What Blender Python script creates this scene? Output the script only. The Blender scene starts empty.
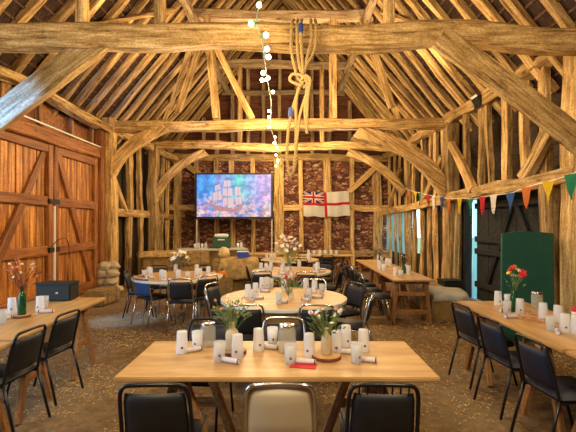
import bpy, bmesh, math, random
from mathutils import Vector, Matrix, noise, Quaternion
random.seed(11)
PI = math.pi
S = bpy.context.scene
COL = S.collection
F = 412.0; CX = 289.0; HY = 224.0; CH = 1.62

def P(px, py, Y):
    return Vector(((px-CX)*Y/F, Y, CH-(py-HY)*Y/F))
def onplane(px, py, z):
    Y = F*(CH-z)/(py-HY)
    return Vector(((px-CX)*Y/F, Y, z))

# ---------------------------------------------------------------- materials
def newmat(name):
    m = bpy.data.materials.new(name); m.use_nodes = True
    nt = m.node_tree
    return m, nt, nt.nodes['Principled BSDF']
def N(nt, typ, **kw):
    n = nt.nodes.new(typ)
    for k, v in kw.items(): setattr(n, k, v)
    return n
def ramp(nt, fac, stops):
    r = N(nt, 'ShaderNodeValToRGB'); e = r.color_ramp.elements
    e[0].position, e[0].color = stops[0][0], (*stops[0][1], 1)
    e[1].position, e[1].color = stops[-1][0], (*stops[-1][1], 1)
    for p, c in stops[1:-1]:
        x = e.new(p); x.color = (*c, 1)
    nt.links.new(fac, r.inputs[0]); return r.outputs[0]
def coords(nt, kind='Object', scale=(1,1,1)):
    tc = N(nt, 'ShaderNodeTexCoord'); mp = N(nt, 'ShaderNodeMapping')
    mp.inputs['Scale'].default_value = scale
    nt.links.new(tc.outputs[kind], mp.inputs['Vector']); return mp.outputs[0]
def noisef(nt, vec, scale, detail=4, rough=.6):
    n = N(nt, 'ShaderNodeTexNoise'); n.inputs['Scale'].default_value = scale
    n.inputs['Detail'].default_value = detail; n.inputs['Roughness'].default_value = rough
    nt.links.new(vec, n.inputs['Vector']); return n.outputs['Fac']
def mixc(nt, fac, a, b, mode='MIX'):
    m = N(nt, 'ShaderNodeMix'); m.data_type = 'RGBA'; m.blend_type = mode
    for sock, v in ((m.inputs[0], fac), (m.inputs[6], a), (m.inputs[7], b)):
        if hasattr(v, 'is_linked'): nt.links.new(v, sock)
        else: sock.default_value = v if isinstance(v, (int, float)) else (*v, 1)
    return m.outputs[2]
def bump(nt, b, h, strength=.4, dist=.01):
    bp = N(nt, 'ShaderNodeBump'); bp.inputs['Strength'].default_value = strength
    bp.inputs['Distance'].default_value = dist
    nt.links.new(h, bp.inputs['Height']); nt.links.new(bp.outputs[0], b.inputs['Normal'])

def plain(name, c, rough=.5, metal=0, emis=None, es=0, alpha=1, trans=0, ior=1.45, var=0):
    m, nt, b = newmat(name)
    b.inputs['Base Color'].default_value = (*c, 1)
    b.inputs['Roughness'].default_value = rough
    b.inputs['Metallic'].default_value = metal
    b.inputs['Alpha'].default_value = alpha
    b.inputs['Transmission Weight'].default_value = trans
    b.inputs['IOR'].default_value = ior
    if emis:
        b.inputs['Emission Color'].default_value = (*emis, 1); b.inputs['Emission Strength'].default_value = es
    if var:
        v = noisef(nt, coords(nt), 9, 5)
        d = tuple(x*(1-var) for x in c); l = tuple(min(1, x*(1+var)) for x in c)
        nt.links.new(ramp(nt, v, [(.3, d), (.7, l)]), b.inputs['Base Color'])
        bump(nt, b, v, .3, .004)
    return m

def timber(name, dark, mid, light, rough=.75, sx=1.0, s=13, crack=.5, randv=.3):
    m, nt, b = newmat(name)
    oi = N(nt, 'ShaderNodeObjectInfo')
    tc = N(nt, 'ShaderNodeTexCoord')
    add = N(nt, 'ShaderNodeVectorMath', operation='ADD')
    cb = N(nt, 'ShaderNodeCombineXYZ')
    mul = N(nt, 'ShaderNodeMath', operation='MULTIPLY'); mul.inputs[1].default_value = 37
    nt.links.new(oi.outputs['Random'], mul.inputs[0])
    for i in range(3): nt.links.new(mul.outputs[0], cb.inputs[i])
    nt.links.new(tc.outputs['Object'], add.inputs[0]); nt.links.new(cb.outputs[0], add.inputs[1])
    mp = N(nt, 'ShaderNodeMapping'); mp.inputs['Scale'].default_value = (sx, s, s)
    nt.links.new(add.outputs[0], mp.inputs['Vector'])
    g = noisef(nt, mp.outputs[0], 1.6, 7, .65)
    c = ramp(nt, g, [(.3, dark), (.48, mid), (.7, light)])
    mp2 = N(nt, 'ShaderNodeMapping'); mp2.inputs['Scale'].default_value = (sx*.9, s*1.2, s*1.2)
    mp2.inputs['Location'].default_value = (5, 3, 8)
    nt.links.new(add.outputs[0], mp2.inputs['Vector'])
    k = noisef(nt, mp2.outputs[0], 1.0, 3, .5)
    kr = ramp(nt, k, [(.0, (1,1,1)), (.485, (1,1,1)), (.5, (.25,.2,.15)), (.515, (1,1,1)), (1, (1,1,1))])
    c = mixc(nt, crack, c, kr, 'MULTIPLY')
    # knots
    vk = N(nt, 'ShaderNodeTexVoronoi'); vk.inputs['Scale'].default_value = 1.0
    mp3 = N(nt, 'ShaderNodeMapping'); mp3.inputs['Scale'].default_value = (2.2*sx, s*.42, s*.42)
    nt.links.new(add.outputs[0], mp3.inputs['Vector']); nt.links.new(mp3.outputs[0], vk.inputs['Vector'])
    c = mixc(nt, .75, c, ramp(nt, vk.outputs['Distance'], [(.0, (.22,.14,.08)), (.09, (.35,.25,.18)), (.17, (1,1,1))]), 'MULTIPLY')
    fn = noisef(nt, add.outputs[0], 38, 4, .7)
    c = mixc(nt, .7, c, ramp(nt, fn, [(.35, (.55,.5,.45)), (.55, (1,1,1)), (.7, (1.25,1.25,1.2))]), 'MULTIPLY')
    # broad blotches, and a tint of its own for every timber
    bl = noisef(nt, add.outputs[0], 2.2, 3)
    blr = ramp(nt, bl, [(.3, (.72,.68,.62)), (.65, (1.1,1.1,1.1))])
    c = mixc(nt, .7, c, blr, 'MULTIPLY')
    hv = N(nt, 'ShaderNodeHueSaturation')
    mr = N(nt, 'ShaderNodeMapRange'); mr.inputs[3].default_value = 1-randv; mr.inputs[4].default_value = 1+randv
    nt.links.new(oi.outputs['Random'], mr.inputs[0]); nt.links.new(mr.outputs[0], hv.inputs['Value'])
    nt.links.new(c, hv.inputs['Color'])
    nt.links.new(hv.outputs[0], b.inputs['Base Color'])
    b.inputs['Roughness'].default_value = rough
    b.inputs['Specular IOR Level'].default_value = .25
    bump(nt, b, mixc(nt, .5, g, k), .7, .02)
    return m

M = {}
M['oak'] = timber('aged_oak', (.10,.05,.015), (.50,.31,.115), (.84,.62,.30))
M['oak2'] = timber('weathered_oak', (.09,.045,.016), (.42,.26,.10), (.72,.52,.25))
M['grey_oak'] = timber('dusty_oak', (.10,.07,.04), (.38,.27,.16), (.62,.48,.31))
M['door'] = timber('door_boards', (.09,.028,.006), (.42,.155,.035), (.85,.42,.12), rough=.45, sx=.6, s=10, crack=.35, randv=.22)
M['door_rail'] = timber('door_rails', (.12,.04,.012), (.29,.105,.03), (.42,.18,.055), rough=.5, randv=.15)
M['dark_board'] = timber('tarred_boards', (.02,.012,.007), (.045,.028,.016), (.09,.058,.034))
M['gable_board'] = timber('gable_boards', (.05,.018,.009), (.15,.055,.03), (.28,.13,.075))
M['black_door'] = timber('black_boards', (.008,.009,.009), (.017,.018,.018), (.035,.036,.035), crack=.2)
M['pine'] = timber('raw_pine', (.16,.07,.025), (.32,.155,.06), (.46,.25,.11), randv=.15)

def tabletop_mat():
    m, nt, b = newmat('varnished_ply')
    v = coords(nt, 'Object', (1.2, 9, 9))
    g = noisef(nt, v, 1.5, 6, .6)
    c = ramp(nt, g, [(.3, (.36,.20,.075)), (.5, (.48,.29,.12)), (.7, (.60,.40,.18))])
    g2 = noisef(nt, coords(nt, 'Object', (1,1,1)), 3, 3)
    c = mixc(nt, .5, c, ramp(nt, g2, [(.3,(.82,.76,.66)), (.7,(1,1,1))]), 'MULTIPLY')
    nt.links.new(c, b.inputs['Base Color']); b.inputs['Roughness'].default_value = .42
    bump(nt, b, g, .1, .003)
    return m
M['top'] = tabletop_mat()

def thatch():
    m, nt, b = newmat('thatch')
    v = noisef(nt, coords(nt, 'Object', (3, 26, 3)), 3, 6, .7)
    nt.links.new(ramp(nt, v, [(.3, (.010,.005,.003)), (.5, (.045,.018,.010)), (.75, (.16,.08,.045))]), b.inputs['Base Color'])
    b.inputs['Roughness'].default_value = .95; bump(nt, b, v, 1, .04); return m
M['thatch'] = thatch()
M['batten'] = timber('reed_batten', (.04,.02,.01), (.10,.05,.025), (.18,.10,.055), s=20)

def stonewall():
    m, nt, b = newmat('flint_rubble')
    wob = N(nt, 'ShaderNodeTexNoise'); wob.inputs['Scale'].default_value = 5
    tc = N(nt, 'ShaderNodeTexCoord'); nt.links.new(tc.outputs['Object'], wob.inputs['Vector'])
    add = N(nt, 'ShaderNodeMix'); add.data_type = 'VECTOR'; add.inputs[0].default_value = .09
    nt.links.new(tc.outputs['Object'], add.inputs[4]); nt.links.new(wob.outputs['Color'], add.inputs[5])
    mp = N(nt, 'ShaderNodeMapping'); mp.inputs['Scale'].default_value = (6.5, 6.5, 12.5)
    nt.links.new(add.outputs[1], mp.inputs['Vector'])
    vo = N(nt, 'ShaderNodeTexVoronoi'); vo.inputs['Scale'].default_value = 1.0
    ve = N(nt, 'ShaderNodeTexVoronoi', feature='DISTANCE_TO_EDGE'); ve.inputs['Scale'].default_value = 1.0
    nt.links.new(mp.outputs[0], vo.inputs['Vector']); nt.links.new(mp.outputs[0], ve.inputs['Vector'])
    sp = N(nt, 'ShaderNodeSeparateColor'); nt.links.new(vo.outputs['Color'], sp.inputs[0])
    c = ramp(nt, sp.outputs[0], [(0, (.07,.02,.012)), (.35, (.26,.09,.045)), (.6, (.44,.21,.11)), (.8, (.16,.05,.035)), (1, (.62,.40,.24))])
    n2 = noisef(nt, tc.outputs['Object'], 22, 4)
    c = mixc(nt, .6, c, ramp(nt, n2, [(.3,(.55,.5,.45)), (.7,(1.2,1.2,1.2))]), 'MULTIPLY')
    e = ramp(nt, ve.outputs['Distance'], [(0, (1,1,1)), (.04, (1,1,1)), (.12, (0,0,0))])
    c = mixc(nt, e, c, (.05,.02,.012))
    nt.links.new(c, b.inputs['Base Color']); b.inputs['Roughness'].default_value = .9
    bump(nt, b, ve.outputs['Distance'], .9, .06); return m
M['stone'] = stonewall()

def floormat():
    m, nt, b = newmat('earth_and_straw')
    tc = coords(nt)
    big = noisef(nt, tc, .9, 5, .55); fine = noisef(nt, tc, 11, 12, .82)
    c = ramp(nt, fine, [(.3, (.035,.017,.005)), (.48, (.13,.068,.022)), (.62, (.27,.155,.05)), (.78, (.50,.33,.11))])
    c2 = ramp(nt, fine, [(.3, (.09,.06,.03)), (.55, (.22,.15,.08)), (.8, (.36,.27,.16))])
    c = mixc(nt, ramp(nt, big, [(.45, (0,0,0)), (.6, (.8,.8,.8))]), c, c2)
    nt.links.new(c, b.inputs['Base Color']); b.inputs['Roughness'].default_value = .85
    bump(nt, b, fine, .8, .02); return m
M['floor'] = floormat()
M['straw'] = plain('straw_strands', (.60,.39,.14), .85, var=.5)
def balemat():
    m, nt, b = newmat('packed_straw')
    v = noisef(nt, coords(nt, 'Object', (6, 40, 40)), 2.5, 6, .75)
    nt.links.new(ramp(nt, v, [(.3, (.10,.055,.015)), (.5, (.36,.22,.07)), (.7, (.68,.48,.20))]), b.inputs['Base Color'])
    b.inputs['Roughness'].default_value = .9; bump(nt, b, v, 1, .04); return m
M['bale'] = balemat()
M['hessian'] = plain('hessian', (.66,.46,.20), .9, var=.45)
M['cloth'] = plain('pale_cloth', (.62,.60,.55), .9, var=.12)
M['black'] = plain('black_vinyl', (.012,.014,.02), .5, var=.3)
M['navy'] = plain('navy_fabric', (.008,.011,.030), .6, var=.25)
M['blue'] = plain('blue_fabric', (.02,.07,.22), .55, var=.2)
M['beige'] = plain('beige_plastic', (.62,.54,.40), .38)
M['tube_black'] = plain('black_tube', (.03,.03,.035), .3, .7)
M['chrome'] = plain('chrome_tube', (.62,.62,.62), .22, 1)
M['metal'] = plain('grey_metal', (.35,.35,.36), .4, .9)
M['rope'] = None
def ropemat():
    m, nt, b = newmat('twisted_rope')
    tc = N(nt, 'ShaderNodeTexCoord'); mp = N(nt, 'ShaderNodeMapping')
    mp.inputs['Rotation'].default_value = (0, 0, .6); mp.inputs['Scale'].default_value = (1, 1, 1)
    nt.links.new(tc.outputs['UV'], mp.inputs['Vector'])
    w = N(nt, 'ShaderNodeTexWave'); w.inputs['Scale'].default_value = 1.0; w.inputs['Distortion'].default_value = .5
    nt.links.new(mp.outputs[0], w.inputs['Vector'])
    nt.links.new(ramp(nt, w.outputs['Fac'], [(0, (.16,.08,.02)), (.45, (.60,.38,.12)), (1, (.80,.56,.24))]), b.inputs['Base Color'])
    b.inputs['Roughness'].default_value = .8; bump(nt, b, w.outputs['Fac'], 1, .01); return m
M['rope'] = ropemat()
M['tape'] = plain('blue_tape', (.02,.06,.28), .5)
def frosted(name, c, tmix):
    m, nt, b = newmat(name)
    b.inputs['Base Color'].default_value = (*c, 1); b.inputs['Roughness'].default_value = .25
    tr = N(nt, 'ShaderNodeBsdfTransparent'); ts = N(nt, 'ShaderNodeBsdfTranslucent'); ts.inputs[0].default_value = (*c, 1)
    m1 = N(nt, 'ShaderNodeMixShader'); m1.inputs[0].default_value = .35
    m2 = N(nt, 'ShaderNodeMixShader'); m2.inputs[0].default_value = tmix
    out = nt.nodes['Material Output']
    nt.links.new(b.outputs[0], m1.inputs[1]); nt.links.new(ts.outputs[0], m1.inputs[2])
    nt.links.new(m1.outputs[0], m2.inputs[1]); nt.links.new(tr.outputs[0], m2.inputs[2])
    nt.links.new(m2.outputs[0], out.inputs[0]); return m
M['cup'] = frosted('frosted_plastic', (.86,.88,.95), .26)
M['clearcup'] = frosted('clear_plastic', (.72,.74,.80), .5)
M['jar'] = frosted('jar_glass', (.62,.62,.58), .68)
M['poly'] = frosted('polythene_sheet', (.30,.78,.90), .35)
M['print'] = plain('violet_print', (.13,.09,.16), .5)
M['paper'] = plain('printed_paper', (.60,.57,.66), .6, var=.25)
M['red'] = plain('red_paper', (.50,.02,.03), .6)
M['stoneware'] = plain('stoneware', (.55,.44,.28), .5, var=.2)
M['bark'] = plain('bark', (.16,.04,.025), .9, var=.3)
M['slice'] = plain('cut_wood', (.45,.27,.12), .7, var=.25)
M['green_glass'] = plain('green_glass', (.012,.11,.035), .08, trans=.5)
M['leaf'] = plain('leaf_green', (.16,.24,.07), .6, var=.3)
M['leaf2'] = plain('dark_leaf', (.035,.06,.03), .6, var=.3)
M['white_petal'] = plain('white_petal', (.80,.77,.70), .6)
M['pink_petal'] = plain('pink_petal', (.62,.30,.26), .6)
M['red_petal'] = plain('red_petal', (.62,.02,.03), .6)
M['yellow_petal'] = plain('yellow_petal', (.85,.62,.05), .6)
M['board_green'] = plain('green_board', (.012,.085,.062), .7, var=.1)
M['cool_green'] = plain('green_box', (.02,.07,.035), .5)
M['lid'] = plain('pale_lid', (.65,.68,.66), .5)
M['blue_box'] = plain('blue_plastic', (.02,.07,.42), .4)
M['orange'] = plain('pumpkin_skin', (.75,.22,.02), .5, var=.2)
M['bulb'] = plain('lit_bulb', (1,.85,.6), .3, emis=(1,.78,.45), es=14)
M['socket'] = plain('teal_socket', (.05,.20,.18), .5)
M['cable'] = plain('pale_cable', (.30,.36,.30), .6)
M['black_plastic'] = plain('black_plastic', (.010,.010,.010), .6)
M['white_paint'] = plain('white_pole', (.75,.74,.70), .4)
M['stone_base'] = plain('rubble_stone', (.40,.33,.23), .9, var=.3)
FLAGC = {'yellow': (.85,.62,.02), 'green': (.02,.27,.15), 'red': (.65,.02,.04), 'white': (.90,.88,.84), 'blue': (.03,.13,.45), 'orange': (.75,.22,.04)}
for k, c in FLAGC.items(): M['flag_'+k] = plain(k+'_fabric', c, .8)
M['navy_flag'] = plain('flag_navy', (.03,.04,.20), .8)

# ---------------------------------------------------------------- geometry helpers
def link(name, bm, mat, parent=None, smooth=False, mw=None, mats=None):
    me = bpy.data.meshes.new(name); bm.normal_update(); bm.to_mesh(me); bm.free()
    for x in (mats or [mat]): me.materials.append(x)
    if smooth:
        me.polygons.foreach_set('use_smooth', [True]*len(me.polygons))
    o = bpy.data.objects.new(name, me); COL.objects.link(o)
    if parent is not None: o.parent = parent
    if mw is not None: o.matrix_local = mw
    return o
def thing(name, label, cat, loc=(0,0,0), rz=0, group=None):
    o = bpy.data.objects.new(name, None); COL.objects.link(o); o.empty_display_size = .1
    o.location = loc; o.rotation_euler = (0, 0, rz)
    return tag(o, label, cat, group)
def tag(o, label, cat, group=None):
    o['label'] = label; o['category'] = cat
    if group: o['group'] = group
    return o
def structure(name, label=None, loc=(0,0,0)):
    o = bpy.data.objects.new(name, None); COL.objects.link(o); o.location = loc
    o['kind'] = 'structure'
    if label: o['label'] = label
    return o
def smark(o, label=None):
    o['kind'] = 'structure'
    if label: o['label'] = label
    return o
def kids(o): return [c for c in COL.objects if c.parent == o]
def dup(root, loc, rz, label, group=None, scale=None):
    def cp(o, par):
        c = o.copy(); COL.objects.link(c)
        if par is not None: c.parent = par
        for ch in CH_CACHE.get(o.name, []): cp(ch, c)
        return c
    def fill(o):
        CH_CACHE[o.name] = list(o.children)
        for ch in o.children: fill(ch)
    if root.name not in CH_CACHE: fill(root)
    r = cp(root, None); r.location = loc; r.rotation_euler = (0, 0, rz); r['label'] = label
    if group: r['group'] = group
    return r
CH_CACHE = {}

def box(bm, c, s, rot=None, bev=0):
    r = bmesh.ops.create_cube(bm, size=1)
    vs = r['verts']
    bmesh.ops.scale(bm, vec=s, verts=vs)
    if bev:
        ed = list({e for v in vs for e in v.link_edges})
        q = bmesh.ops.bevel(bm, geom=ed, offset=bev, segments=2, affect='EDGES')
        vs = list({v for f in q['faces'] for v in f.verts} | {v for v in vs if v.is_valid})
    if rot is not None: bmesh.ops.rotate(bm, cent=(0,0,0), matrix=rot, verts=vs)
    bmesh.ops.translate(bm, vec=c, verts=vs)
    return vs
def bx(name, c, s, mat, parent=None, rot=None, bev=0):
    bm = bmesh.new(); box(bm, c, s, rot, bev); return link(name, bm, mat, parent)
def lathe(bm, prof, seg=20, c=(0,0,0), cap=True):
    rings = []
    for r, z in prof:
        rings.append([bm.verts.new((c[0]+r*math.cos(2*PI*i/seg), c[1]+r*math.sin(2*PI*i/seg), c[2]+z)) for i in range(seg)])
    for a, b in zip(rings, rings[1:]):
        for i in range(seg): bm.faces.new((a[i], a[(i+1)%seg], b[(i+1)%seg], b[i]))
    if cap:
        if prof[0][0] > 1e-5: bm.faces.new(rings[0][::-1])
        if prof[-1][0] > 1e-5: bm.faces.new(rings[-1])
def catmull(pts, n=6, closed=False):
    pts = [Vector(p) for p in pts]; out = []
    m = len(pts)
    rng = range(m if closed else m-1)
    for i in rng:
        if closed: a, b, c, d = pts[i-1], pts[i], pts[(i+1)%m], pts[(i+2)%m]
        else: a, b, c, d = pts[max(i-1,0)], pts[i], pts[i+1], pts[min(i+2,m-1)]
        for k in range(n):
            t = k/n
            out.append(.5*((2*b)+(c-a)*t+(2*a-5*b+4*c-d)*t*t+(3*b-a-3*c+d)*t**3))
    if not closed: out.append(pts[-1])
    return out
def tube(bm, pts, r, seg=8, uvs=False):
    pts = [Vector(p) for p in pts]
    uvl = bm.loops.layers.uv.verify() if uvs else None
    rings = []; prev = None; L = 0; Ls = []
    for i, p in enumerate(pts):
        t = (pts[min(i+1, len(pts)-1)]-pts[max(i-1, 0)]).normalized()
        if prev is None:
            n = t.orthogonal().normalized()
        else:
            n = (prev - t*prev.dot(t))
            n = n.normalized() if n.length > 1e-6 else t.orthogonal().normalized()
        prev = n; bnm = t.cross(n)
        if i: L += (p-pts[i-1]).length
        Ls.append(L)
        rr = r(i/(len(pts)-1)) if callable(r) else r
        rings.append([bm.verts.new(p+(n*math.cos(2*PI*k/seg)+bnm*math.sin(2*PI*k/seg))*rr) for k in range(seg)])
    for i in range(len(rings)-1):
        a, b = rings[i], rings[i+1]
        for k in range(seg):
            f = bm.faces.new((a[k], a[(k+1)%seg], b[(k+1)%seg], b[k]))
            if uvs:
                for lp, (u, v) in zip(f.loops, ((k, i), (k+1, i), (k+1, i+1), (k, i+1))):
                    lp[uvl].uv = (u/seg*2, Ls[v]*14)
    bm.faces.new(rings[0][::-1]); bm.faces.new(rings[-1])

def beam(name, p0, p1, w, h, mat, parent=None, arc=0, wob=.012, up=None, segs=None, flare=0, sd=None, sway=0):
    """hewn timber from p0 to p1; local x runs along the grain, w across, h in the up direction"""
    p0 = Vector(p0); p1 = Vector(p1); d = p1-p0; L = d.length; x = d.normalized()
    u = Vector(up) if up else Vector((0,0,1))
    if abs(x.dot(u)) > .97: u = Vector((0,1,0)) if up is None else Vector((1,0,0))
    y = u.cross(x).normalized(); z = x.cross(y)
    n = segs or max(3, int(L/.28)); sd = random.uniform(0, 100) if sd is None else sd
    bm = bmesh.new(); rings = []
    c = .22
    sec = [(-1+c,-1),(1-c,-1),(1,-1+c),(1,1-c),(1-c,1),(-1+c,1),(-1,1-c),(-1,-1+c)]
    for i in range(n+1):
        t = i/n; xx = L*t
        oz = arc*(1-(2*t-1)**2)*1.0 + noise.noise((xx*.5+sd, 3, sd))*wob*2.5
        oy = noise.noise((xx*.6+sd, 9, 1))*wob*2.0 + sway*math.sin(PI*t)
        fl = 1+flare*max(0, 1-t*3)
        ring = []
        for k, (a, b) in enumerate(sec):
            q = noise.noise((xx*1.7+sd, a*1.3+k, b+sd))*wob*1.3
            ring.append(bm.verts.new((xx, oy+a*w/2*fl+q, oz+b*h/2*fl+q)))
        rings.append(ring)
    for a, b in zip(rings, rings[1:]):
        for k in range(8): bm.faces.new((a[k], b[k], b[(k+1)%8], a[(k+1)%8]))
    bm.faces.new(rings[0]); bm.faces.new(rings[-1][::-1])
    bmesh.ops.recalc_face_normals(bm, faces=bm.faces)
    mw = Matrix.Translation(p0) @ Matrix((x, y, z)).transposed().to_4x4()
    return link(name, bm, mat, parent, mw=mw)

# ---------------------------------------------------------------- the barn
Y1, Y2, Y3, YB = 5.2, 9.6, 12.4, 14.6
def XL(y): return -4.42+.035*(y-6)      # inner face of left posts
def XR(y): return 3.98-.062*(y-5.5)     # inner face of right posts
RL, RR, ZE, SL = -4.35, 3.95, 3.95, 1.22
RX = (RL+RR)/2; ZR = ZE+SL*(RR-RL)/2

def ZP(x): return ZE+SL*min(x-RL, RR-x)

fl = bmesh.new()
nx, ny = 60, 90
g = [[fl.verts.new((-7+14*i/nx, -5+24*j/ny, (0.0 if abs(-7+14*i/nx) > 5 else .02*noise.noise((i*.35, j*.35, 0))))) for i in range(nx+1)] for j in range(ny+1)]
for j in range(ny):
    for i in range(nx): fl.faces.new((g[j][i], g[j][i+1], g[j+1][i+1], g[j+1][i]))
smark(link('floor', fl, M['floor'], smooth=True), 'trodden earth floor of the barn strewn with straw')
# ground outside the barn
grd = bmesh.new(); box(grd, (0, 5, -.3), (90, 90, .5))
smark(link('ground', grd, plain('field', (.18,.22,.10), .95, var=.3)), 'field around the barn')

# thatched roof with battens and rafters
roof = structure('ceiling', 'underside of the thatched roof on oak rafters')
bm = bmesh.new()
for side in (-1, 1):
    xe = RL-.6 if side < 0 else RR+.6
    ze = ZE-SL*.6
    n = Vector((-SL*1, 0, 1)) if side < 0 else Vector((SL, 0, 1)); n.normalize()
    a, b = Vector((xe, 0, ze)), Vector((RX, 0, ZR))
    vs = []
    for off in (.0, .3):
        for p in (a, b):
            for y in (-4.2, 15.0):
                vs.append(bm.verts.new(Vector((p.x, y, p.z))+(n*off)))
    for f in ((0,1,3,2), (4,6,7,5), (0,4,5,1), (2,3,7,6), (0,2,6,4), (1,5,7,3)):
        bm.faces.new([vs[i] for i in f])
bmesh.ops.recalc_face_normals(bm, faces=bm.faces)
link('thatch', bm, M['thatch'], roof)
bm = bmesh.new()
for side in (-1, 1):
    k = 0
    L = math.hypot(RX-RL, ZR-ZE)
    while k*.21 < L+.4:
        s = -.3+k*.21; t = s/L
        x = RL+(RX-RL)*t if side < 0 else RR+(RX-RR)*t
        z = ZE+(ZR-ZE)*t
        ang = -math.atan(SL)*(-1 if side > 0 else 1)
        box(bm, (x, 5.4, z-.02), (.035, 19, .022), Matrix.Rotation(ang, 3, 'Y')); k += 1
link('batten', bm, M['batten'], roof)
y = 2.6
while y < 14.5:
    for side in (-1, 1):
        j = random.uniform(-.05, .05); w = random.uniform(.11, .155)
        xe, ze = (RL-.15, ZE-.15*SL-.10) if side < 0 else (RR+.15, ZE-.15*SL-.10)
        yt = y+j+random.uniform(-.07, .07)
        beam('rafter', (xe, y+j, ze), (RX, yt, ZR-.10), w, .11, M['oak'] if random.random() < .6 else M['oak2'], roof, wob=.022, up=(0, 1, 0) if False else None, segs=14)
    y += .47
for side in (-1, 1):       # purlins
    for f in (.52,):
        x = RL+(RX-RL)*f if side < 0 else RR+(RX-RR)*f
        z = ZE+(ZR-ZE)*f-.26
        beam('purlin', (x, 5.2, z), (x, YB, z), .16, .18, M['grey_oak'], roof, wob=.03)
for side, ya, yb in ((-1, 6.2, 8.6), (1, 6.4, 8.8), (-1, 12.2, 10.2), (1, 12.2, 10.2)):   # wind braces
    fx0, fx1 = .14, .47
    e, r = (RL, RX) if side < 0 else (RR, RX)
    p0 = (e+(r-e)*fx0, ya, ZE+(ZR-ZE)*fx0-.24); p1 = (e+(r-e)*fx1, yb, ZE+(ZR-ZE)*fx1-.22)
    beam('wind_brace', p0, p1, .15, .07, M['oak2'], roof, arc=.0, wob=.03)

# trusses
def truss(n, Y, th, tw, zl, zr, label, postw=.30, mat=M['oak'], ztop=6.45):
    t = structure('trim_%d' % n, label)
    xl, xr = XL(Y)-postw/2, XR(Y)+postw/2
    beam('tie_beam', (xl-.25, Y, zl), (xr+.25, Y, zr), tw, th, mat, t, arc=.03, wob=.045, segs=36)
    return t, xl, xr
# near truss
t1, xl, xr = truss(1, Y1, .285, .24, 3.96, 3.94, 'near oak truss whose great tie beam crosses the whole barn')
beam('post', (xl-.05, Y1+.1, 0), (xl-.05, Y1+.1, 4.0), .36, .4, M['oak'], t1)
beam('post', (3.86, 5.42, 0), (3.93, 5.42, 4.2), .34, .60, M['oak'], t1, wob=.03)
beam('brace', P(104, 38, Y1-.045), (-4.35, Y1-.045, 2.42), .14, .29, M['oak'], t1, wob=.02)
beam('brace', P(440, 36, Y1-.16), P(606, 162, Y1-.16), .10, .29, M['oak'], t1, wob=.02)
beam('collar', (ZE and RX-2.15, Y1, 6.42), (RX+2.15, Y1, 6.42), .2, .22, M['oak2'], t1)
for px0, px1, y0 in ((83, 83, 0), (159, 157, 0), (389, 389, 0)):
    a = P(px0, 24, Y1); x = a.x
    beam('queen_strut', (x, Y1, 4.1), (x*1.0, Y1, min(ZP(x)-.1, 6.4)), .115, .16, M['oak'], t1)
# middle truss
t2, xl, xr = truss(2, Y2, .235, .22, 3.85, 3.95, 'middle oak truss with struts and curved braces')
beam('post', (XL(Y2)+.12, Y2, 0), (XL(Y2)+.10, Y2, 4.05), .30, .30, M['oak'], t2, wob=.03)
beam('post', (3.78, 9.5, 0), (3.74, 9.5, 4.1), .30, .34, M['oak2'], t2, wob=.03, flare=.1)
beam('collar', (RX-2.2, Y2, 6.5), (RX+2.2, Y2, 6.5), .18, .24, M['grey_oak'], t2, wob=.03)
beam('queen_strut', P(216, 119, Y2), P(208, 17, Y2), .16, .2, M['oak'], t2)
beam('queen_strut', P(333, 119, Y2), P(333, 17, Y2), .16, .2, M['oak'], t2)
beam('strut', P(252, 119, Y2-.1), P(214, 42, Y2-.1), .1, .14, M['oak'], t2)
beam('strut', P(392, 108, Y2), P(362, 17, Y2), .13, .16, M['oak'], t2)
beam('strut', P(178, 112, Y2), P(202, 40, Y2), .12, .14, M['oak2'], t2)
beam('curved_brace', P(103, 192, Y2-.02), P(166, 127, Y2-.02), .18, .27, M['oak'], t2, arc=.22, wob=.03, segs=14)
beam('curved_brace', P(356, 132, Y2-.02), P(450, 200, Y2-.02), .20, .36, M['oak'], t2, arc=.34, wob=.03, segs=14)
# far truss
t3, xl, xr = truss(3, Y3, .22, .22, 3.90, 4.00, 'far oak truss with curved braces in front of the rubble wall', postw=.26)
beam('post', (XL(Y3)+.12, Y3, 0), (XL(Y3)+.12, Y3, 4.0), .28, .28, M['oak2'], t3, wob=.03)
beam('post', (XR(Y3)+.06, Y3, 0), (XR(Y3)+.0, Y3, 4.0), .14, .26, M['oak'], t3, wob=.03)
beam('collar', (RX-2.2, Y3, 6.42), (RX+2.2, Y3, 6.42), .18, .2, M['grey_oak'], t3, wob=.03)
beam('queen_strut', P(240, 145, Y3), P(240, 66, Y3), .13, .15, M['oak2'], t3)
beam('queen_strut', P(322, 145, Y3), P(322, 66, Y3), .13, .15, M['oak2'], t3)
beam('curved_brace', P(153, 200, Y3-.02), P(206, 152, Y3-.02), .16, .24, M['oak'], t3, arc=.26, wob=.02, segs=12)
beam('curved_brace', P(348, 152, Y3-.02), P(404, 192, Y3-.02), .16, .24, M['oak'], t3, arc=.22, wob=.02, segs=12)

# boarded wall helper: boards run along the wall, in one mesh
def boards(bm, pa, pb, z0, z1, bw=.2, th=.025, vertical=False, gap=.004):
    pa = Vector(pa); pb = Vector(pb); d = pb-pa; L = d.length; u = d.normalized(); n = Vector((-u.y, u.x, 0))
    R = Matrix((u, n, Vector((0,0,1)))).transposed()
    if vertical:
        k = max(1, int(L/bw)); w = L/k
        for i in range(k):
            c = pa+u*(w*(i+.5)); o = random.uniform(-.004, .004)
            box(bm, (c.x+n.x*o, c.y+n.y*o, (z0+z1)/2), (w-gap, th, z1-z0), R)
    else:
        k = max(1, int((z1-z0)/bw)); h = (z1-z0)/k
        c = (pa+pb)/2
        for i in range(k):
            o = random.uniform(-.006, .006)
            box(bm, (c.x+n.x*o, c.y+n.y*o, z0+h*(i+.5)), (L, th, h-gap+.02), R @ Matrix.Rotation(.06, 3, 'X'))

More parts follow.
